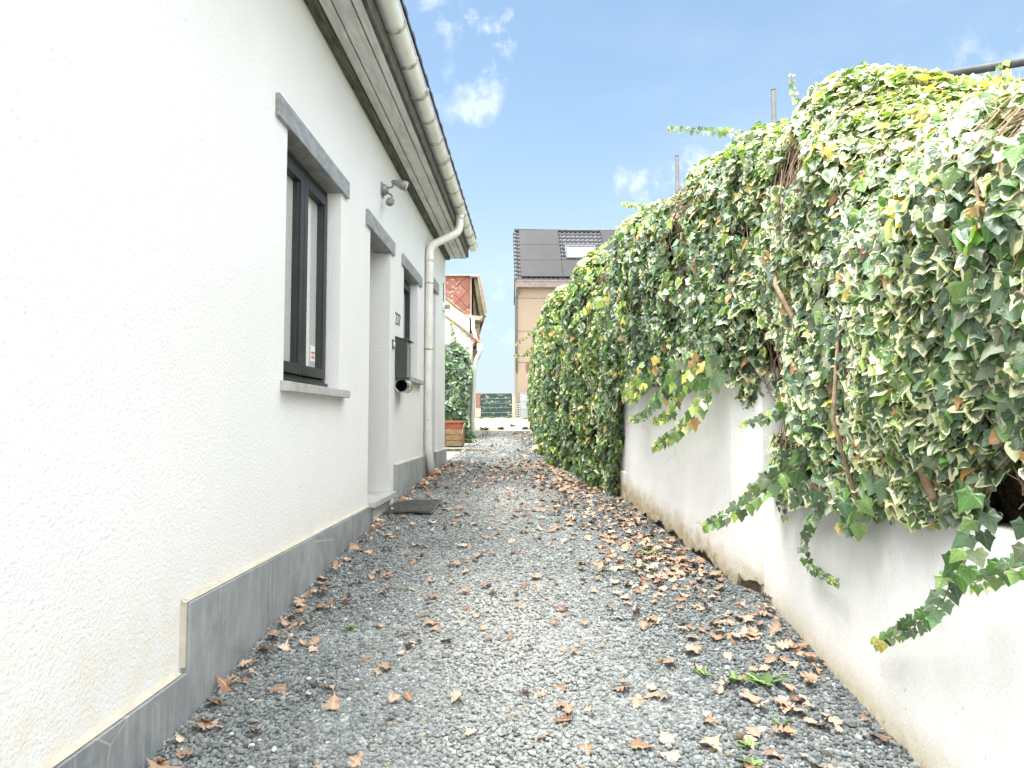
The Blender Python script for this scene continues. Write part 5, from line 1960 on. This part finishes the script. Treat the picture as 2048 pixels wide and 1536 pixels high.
# the many smaller ones farther off
parts_V, parts_F3, parts_U, off = [], [], [], 0
F3 = []
for f in OF:
    f = tuple(dict.fromkeys(f))
    F3.append(f[:3])
    if len(f) == 4:
        F3.append((f[0], f[2], f[3]))
F3 = np.array(F3)
for i, (x, y) in enumerate(leaf_spots(1150, 2.2, 10.0, 0.85) + leaf_spots(330, 7.0, 17.5, 1.2)):
    g = np.random.default_rng(3000 + i)
    V = oak_leaf_verts(g, random.uniform(0.035, 0.07) if y < 7 else random.uniform(0.05, 0.085))
    E_ = Matrix.Rotation(random.uniform(0, 6.28), 3, "Z") @ Matrix.Rotation(random.gauss(0, .35), 3, "X") @ Matrix.Rotation(random.gauss(0, .35), 3, "Y")
    V = V @ np.array(E_).T + np.array([x, y, float(gz(y)) + 0.012 + random.uniform(0, 0.012)])
    parts_V.append(V), parts_F3.append(F3 + off), parts_U.append(np.stack([Ov, Orr, np.full(len(Ov), random.random())], 1))
    off += len(V)
o = link("leaf_litter", np_mesh("leaf_litter", np.concatenate(parts_V), np.concatenate(parts_F3), True, {"leafuv": ("FLOAT_VECTOR", np.concatenate(parts_U))}), M["dead"])
tag(o, "crumbled brown leaf litter strewn over the gravel lane", "leaf litter", kind="stuff")


# ------------------------------------------------------------------ weeds in the gravel
def weed(x, y, n, ln, label, spread=0.5, group="green weeds in the gravel"):
    z0 = float(gz(y)) + 0.008
    V, F, C = [], [], []
    for k in range(n):
        a = random.uniform(0, 6.28)
        up = random.uniform(0.25, 1.25)
        L_ = ln * random.uniform(0.6, 1.1)
        wd = L_ * random.uniform(0.10, 0.17)
        bx, by = random.gauss(0, spread * ln * 0.3), random.gauss(0, spread * ln * 0.3)
        c = np.array(random.choice([(.085, .17, .04), (.13, .24, .06), (.06, .12, .03), (.20, .29, .09)])) * random.uniform(.8, 1.2)
        b = len(V)
        for i in range(6):
            f = i / 5
            r_ = L_ * f * math.cos(up * (1 - 0.5 * f))
            zz = L_ * f * math.sin(up) * (1 - 0.45 * f)
            w_ = wd * math.sin(math.pi * min(0.08 + 0.9 * f, 1.0)) ** 0.8 * (1 + 0.25 * math.sin(i * 4))
            for s_ in (-1, 0, 1):
                V.append((bx + r_ * math.cos(a) - s_ * w_ * math.sin(a), by + r_ * math.sin(a) + s_ * w_ * math.cos(a), zz - 0.15 * w_ * (s_ == 0)))
                C.append((*c, 1))
        for i in range(5):
            for s_ in (0, 1):
                q = b + i * 3 + s_
                F.append((q, q + 1, q + 4, q + 3))
    me = np_mesh("weed", np.array(V), np.array(F), True, {"col": ("FLOAT_COLOR", np.array(C))})
    o_ = link("weed", me, M["grass"], None, 0, (x, y, z0))
    tag(o_, label, "weed", group)


weed(0.923, 2.842, 12, 0.10, "upright bright green weed rosette among leaves near the right wall")
weed(0.80, 2.86, 8, 0.075, "pale green weed with dead stalk left of the upright rosette")
weed(0.70, 2.90, 10, 0.05, "low mat of green weed in a dug hollow of the gravel")
weed(0.763, 4.50, 12, 0.09, "green weed clump growing out of the big leaf drift")
weed(0.62, 4.25, 9, 0.06, "small green weed on the near edge of the leaf drift")
weed(0.45, 4.15, 7, 0.045, "tiny green weed left of the leaf drift")
weed(-0.88, 3.30, 13, 0.045, "flat creeping weed half under a large pale leaf on the left")
weed(0.733, 2.40, 8, 0.05, "small light green weed at the front of the gravel")
weed(0.706, 2.29, 9, 0.06, "spreading green weed at the bottom edge of the lane")
weed(0.88, 2.55, 6, 0.045, "thin grassy weed between leaves near the front right")
for k, (x, y) in enumerate(((-1.3, 18.6), (-0.9, 18.9), (-0.2, 19.0), (-1.6, 26.6), (-1.0, 26.9), (-2.0, 26.3), (-0.3, 25.6), (-0.6, 20.3), (-1.35, 14.2))):
    weed(x, y, 40, 0.16, ("tuft of pale grass growing between the yard slabs" if k < 8 else "leafy weed at the foot of the ivy beside the planter"), 1.0, "grass tufts in the yard" if k < 8 else None)
